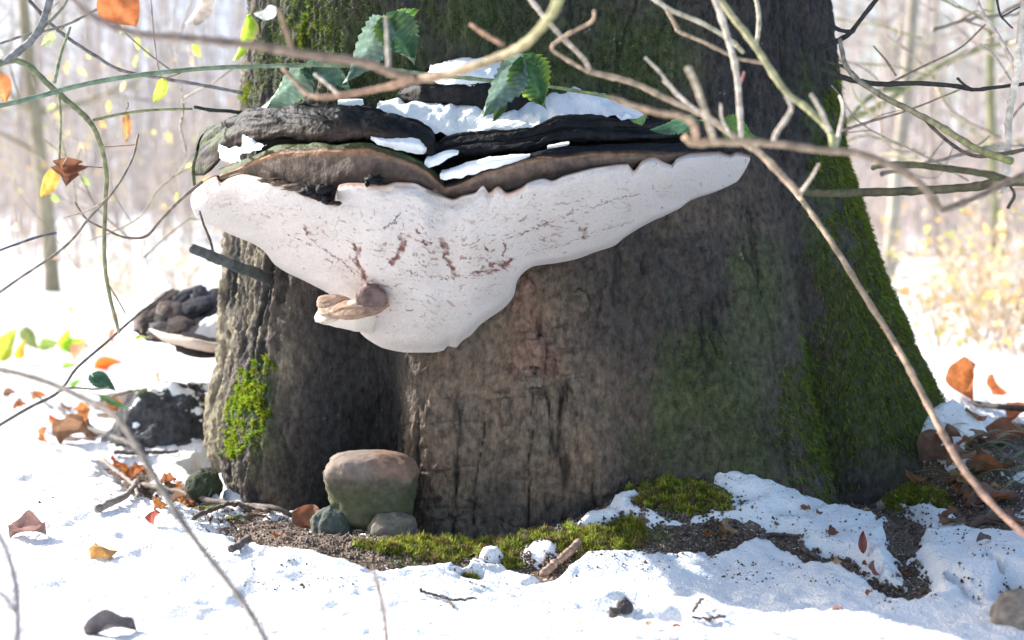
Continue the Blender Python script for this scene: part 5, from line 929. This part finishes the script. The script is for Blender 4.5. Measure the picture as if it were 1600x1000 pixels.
# ------------------------------------------------------------------ background wood
def tube3(mb, p, r, c): mb.tube(p, r, 4, c, cap=False)
def grow(mb, p, d, L_, r, c, lvl, up_=.15, kids=4):
    n = 6; pts = [p]; dd = d.copy()
    for i in range(n - 1): dd = dd + RNG.normal(0, .13, 3) + np.array([0, 0, up_ * .3]); dd /= np.linalg.norm(dd); pts.append(pts[-1] + dd * L_ / (n - 1))
    pts = np.array(pts); tube3(mb, pts, np.linspace(r, r * .35, n), c)
    if lvl > 0:
        for k_ in range(kids):
            i = RNG.integers(1, n); e = d + RNG.normal(0, .75, 3); e /= np.linalg.norm(e); grow(mb, pts[i], e, L_ * RNG.uniform(.4, .65), r * .45, c, lvl - 1, up_, kids)
def bg_tree(px, py, wpx, lean, H, label, group, col, name='sapling', limbs=7, lvl=2, minfrac=.12, d=None):
    b = ground_hit(px, py) if d is None else P(px, 330, d - 2.0)
    if d is not None: b[2] = float(ground_z(b[0], b[1]))
    dist = b[1] + 2; r = wpx / 2 / F * dist; t = thing(name, tuple(b), label, 'tree', group); b = b - np.array([0, 0, .1])
    n = 16; zz = np.linspace(0, H, n); ph = RNG.uniform(0, 6); pts = b + np.stack([lean * zz + .02 * H * np.sin(zz * 5 / H + ph) - .02 * H * math.sin(ph), 0 * zz + .01 * H * np.sin(zz * 4 / H + ph), zz], 1)
    rr_ = np.linspace(r, r * .4, n); rr_[0] *= 1.25
    MB().tube(pts, rr_, 10, np.repeat((np.array(col) * RNG.uniform(.8, 1.2, (n + 2, 1)))[None], 10, 0), knob=.06).build('trunk', M['far'], t)
    mb = MB()
    for i in range(limbs):
        f_ = RNG.uniform(minfrac, .95); q = pts[int(f_ * (n - 1))]; a = RNG.uniform(0, 6.28); dr = np.array([math.cos(a), math.sin(a), RNG.uniform(.1, .8)]); dr /= np.linalg.norm(dr)
        grow(mb, q, dr, H * RNG.uniform(.15, .32), r * .4, np.array(col) * RNG.uniform(.8, 1.3), lvl)
    mb.build('crown', M['far'], t); return t
bg_tree(80, 462, 24, .01, 3.2, 'straight slim sapling standing in the snow left of the trunk', 'saplings in the clearing', (.30, .26, .18), limbs=10, minfrac=.3)
bg_tree(1384, 440, 22, -.005, 4.5, 'tall pale sapling with sunlit left edge right of the trunk', 'saplings in the clearing', (.36, .32, .26), limbs=12, minfrac=.18)
bg_tree(1290, 425, 18, .0, 5, 'slim sapling half hidden by the right edge of the trunk', 'saplings in the clearing', (.34, .31, .25), limbs=9)
bg_tree(1562, 420, 16, .01, 5, 'thin greenish sapling behind the pale upright shoot', 'saplings in the clearing', (.27, .27, .15), limbs=10, minfrac=.2)
bg_tree(1470, 410, 9, -.02, 4, 'spindly sapling between the two pale saplings', 'saplings in the clearing', (.33, .28, .24), limbs=8, minfrac=.2)
branch('curved mossy bough of a tree behind the right twigs', [('stem', sl_(2.2, 2.6, (1320, 190), (1370, 168), (1430, 128), (1490, 92), (1550, 72), (1640, 58)), (9, 7), (.30, .29, .14), (.36, .34, .2)), ('side_twig', sl_(2.2, 2.0, (1410, 140), (1380, 140), (1350, 160), (1325, 186)), (9, 4), (.16, .18, .09))], name='bough')
gl = 'far tree trunks left'
for i in range(16):
    x = RNG.uniform(-60, 420) if i < 12 else RNG.uniform(430, 700)
    bg_tree(x, 330, RNG.uniform(6, 14), RNG.uniform(-.05, .05), RNG.uniform(6, 9), 'slender bare tree in the pale wood beyond the left clearing', 'bare trees beyond the left clearing', np.array([.47, .41, .37]) * RNG.uniform(.8, 1.15), name='bare_tree', limbs=12, lvl=2, d=RNG.uniform(15, 26), minfrac=.05)  # bark colour lifted to stand in for haze and glare
for i in range(18):
    x = RNG.uniform(1260, 1660) if i < 15 else RNG.uniform(1000, 1250)
    bg_tree(x, 330, RNG.uniform(5, 12), RNG.uniform(-.06, .06), RNG.uniform(5, 9), 'slender bare tree in the pale wood beyond the right clearing', 'bare trees beyond the right clearing', np.array([.48, .41, .37]) * RNG.uniform(.8, 1.15), name='bare_tree', limbs=12, lvl=2, d=RNG.uniform(13, 26), minfrac=.05)  # pale bark colour imitates haze here too
def shrub(px, d, H, n, label, group, col, leafc=None, nl=0, spread=.35, name='bare_shrub', r=.006):
    b = P(px, 330, d - 2.0); b[2] = float(ground_z(b[0], b[1])) - .02; t = thing(name, tuple(b), label, 'shrub', group); mb = MB(); tips = []
    for i in range(n):
        a = RNG.uniform(0, 6.28); s_ = RNG.uniform(.1, 1) * spread; dr = np.array([math.cos(a) * s_, math.sin(a) * s_, 1]); dr /= np.linalg.norm(dr); q = b + np.array([math.cos(a), math.sin(a), 0]) * RNG.uniform(0, .25) * H * .4
        c_ = np.array(col) * RNG.uniform(.7, 1.4); grow(mb, q, dr, H * RNG.uniform(.5, 1.05), r * RNG.uniform(.6, 1.2), c_, 2, .0, 3)
    mb.build('stems', M['far'], t)
    if nl:
        allv = np.concatenate(mb.v); mb2 = MB()
        for i in range(nl):
            q = allv[RNG.integers(len(allv))] + RNG.normal(0, .01, 3); u = RNG.normal(0, 1, 3); u /= np.linalg.norm(u); v_ = np.cross(u, RNG.normal(0, 1, 3)); v_ /= np.linalg.norm(v_); s_ = RNG.uniform(.014, .034)
            w3 = np.cross(u, v_) * s_ * .25
            mb2.add([q, q + u * s_ * .5 + v_ * s_ * .5 + w3, q + u * s_ * 1.3, q + u * s_ * .5 - v_ * s_ * .5 + w3], None, [[0, 1, 2], [0, 2, 3]], np.array(leafc[RNG.integers(len(leafc))]) * RNG.uniform(.7, 1.2))
        mb2.build('leaves', M['dryleaf'], t)['kind'] = 'stuff'
    return t
yel = [(.72, .60, .20), (.66, .66, .22), (.75, .50, .22), (.62, .40, .25)]; pal = [(.68, .58, .45), (.72, .62, .40), (.60, .46, .34), (.74, .5, .25)]
for i in range(20):
    shrub(RNG.uniform(-60, 400), RNG.uniform(10.5, 17), RNG.uniform(1.0, 2.0), 9, 'tangled bare shrub along the far edge of the left clearing', 'shrubs along the left clearing edge', (.52, .44, .39), yel, 40, r=.008)
for i in range(14):
    shrub(RNG.uniform(1280, 1660), RNG.uniform(11, 16), RNG.uniform(.8, 1.8), 9, 'tangled bare shrub along the far edge of the right clearing', 'shrubs along the right clearing edge', (.52, .43, .39), pal, 40, r=.008)
for i in range(15):
    shrub(RNG.uniform(1430, 1680), RNG.uniform(4.2, 7.0), RNG.uniform(.28, .5), 9, 'low dry bramble tangle with yellowing leaves behind the right root', 'dry brambles behind the right root', (.50, .40, .31), pal + yel, 70, r=.0035, spread=.9, name='dry_bramble')
for i in range(8):
    shrub(RNG.uniform(60, 300), RNG.uniform(6.0, 8.5), RNG.uniform(.15, .3), 7, 'tuft of dry golden stalks in the left clearing', 'dry tufts in the left clearing', (.55, .44, .30), pal, 26, r=.003, spread=.6, name='dry_tuft')
for i in range(5):
    shrub([20, 215, 140, 300, 262][i], [4.5, 5.0, 6, 5.5, 4.2][i], [.9, .8, 1.1, .9, .7][i], 4, 'thin arching bramble in front of the left wood', 'arching brambles left of the trunk', (.46, .40, .33), yel, 14, r=.003, spread=.45, name='dry_bramble')
def fine_twig(p0, p1, Y0, Y1, r, col, label, group, kids=4):
    a = P(p0[0], p0[1], Y0); b = P(p1[0], p1[1], Y1); L_ = np.linalg.norm(b - a); m1 = a + (b - a) * .35 + RNG.normal(0, .05 * L_, 3); m2 = a + (b - a) * .7 + RNG.normal(0, .05 * L_, 3)
    t = thing('twig', tuple(a), label, 'twig', group); w_ = spline(np.array([a, m1, m2, b]), 22); rr_ = np.linspace(r, r * .45, 22) * (1 + .3 * (np.arange(22) % 5 == 0)); w_ = w_ + RNG.normal(0, r * .25, w_.shape)
    MB().tube(w_, rr_, 6, np.repeat((np.array(col) * RNG.uniform(.7, 1.3, (24, 1)))[None], 6, 0)).build('stem', M['wood'], t)
    for k_ in range(kids):
        i_ = RNG.integers(4, 20); d_ = w_[i_ + 1] - w_[i_ - 1]; d_ = d_ / np.linalg.norm(d_) + RNG.normal(0, .6, 3); e = w_[i_] + d_ / np.linalg.norm(d_) * L_ * RNG.uniform(.12, .35); mm = (w_[i_] + e) / 2 + RNG.normal(0, .02 * L_, 3)
        q = spline(np.array([w_[i_], mm, e]), 9); MB().tube(q, np.linspace(r * .6, r * .3, 9), 5, np.repeat((np.array(col) * RNG.uniform(.7, 1.3, (11, 1)))[None], 5, 0)).build('side_twig', M['wood'], t)
for i in range(22):
    x = RNG.uniform(1330, 1620); y = RNG.uniform(-20, 300); a = RNG.uniform(-.9, .9) + (math.pi if i % 2 else 0); ln = RNG.uniform(110, 260); Y = RNG.uniform(.5, 1.9)
    fine_twig((x, y), (x + ln * math.cos(a), y - abs(ln * math.sin(a))), Y, Y + RNG.uniform(-.3, .3), RNG.uniform(.002, .0045), [(.50, .42, .34), (.34, .33, .18), (.22, .17, .13), (.46, .36, .28)][i % 4], 'fine bare twig in the tangle right of the trunk', 'fine twigs right of the trunk')
for i in range(16):
    x = RNG.uniform(-20, 300); y = RNG.uniform(40, 470); a = RNG.uniform(.5, 2.4); ln = RNG.uniform(100, 240); Y = RNG.uniform(.4, 1.8)
    fine_twig((x, y), (x + ln * math.cos(a), y - abs(ln * math.sin(a))), Y, Y + RNG.uniform(-.3, .3), RNG.uniform(.0014, .0028), [(.50, .43, .36), (.42, .36, .28), (.30, .27, .17)][i % 3], 'fine bare twig in the tangle left of the fungus', 'fine twigs left of the trunk', 3)
for i in range(12):
    x = RNG.uniform(0, 300); y = RNG.uniform(560, 660); q = top_hit(x, y); Y = float(q[1]); a = RNG.uniform(-.5, .9) + (math.pi if i % 2 else 0); ln = RNG.uniform(60, 130)
    if Y > 1.2: continue
    fine_twig((x, y), (x + ln * math.cos(a), y - abs(ln * math.sin(a)) * .7), Y, Y + RNG.uniform(-.05, .1), RNG.uniform(.0014, .0028), [(.22, .18, .14), (.36, .3, .22), (.2, .22, .12)][i % 3], 'thin dead twig among the litter left of the trunk foot', 'thin twigs in the left litter', 2)
mb = MB()
for i in range(1500):
    x = RNG.uniform(-16, 18); y = RNG.uniform(24, 44); b = np.array([x, y, 0]); b[2] = float(ground_z(x, y)); H = RNG.uniform(2, 8)
    e = b + np.array([RNG.normal(0, .1) * H, RNG.normal(0, .05) * H, H]); m_ = (b + e) / 2 + RNG.normal(0, .04 * H, 3); c_ = np.array([.50, .45, .43]) * RNG.uniform(.75, 1.2); r = RNG.uniform(.012, .05)  # stem colour brightened as painted haze
    mb.tube(spline(np.array([b, m_, e]), 6), np.linspace(r, r * .3, 6), 4, c_, cap=False)
    for k_ in range(3):
        q = b + (e - b) * RNG.uniform(.2, .9); f_ = q + np.array([RNG.normal(0, .5), RNG.normal(0, .4), RNG.uniform(.1, .8)]) * RNG.uniform(.5, 1.6); mb.tube(np.array([q, (q + f_) / 2 + RNG.normal(0, .05, 3), f_]), [r * .5, r * .35, r * .15], 3, c_, cap=False)
o = mb.build('far_wood', M['far']); tag(o, 'far woodland of countless bare stems, coloured pale in place of haze', 'wood', None, 'stuff')
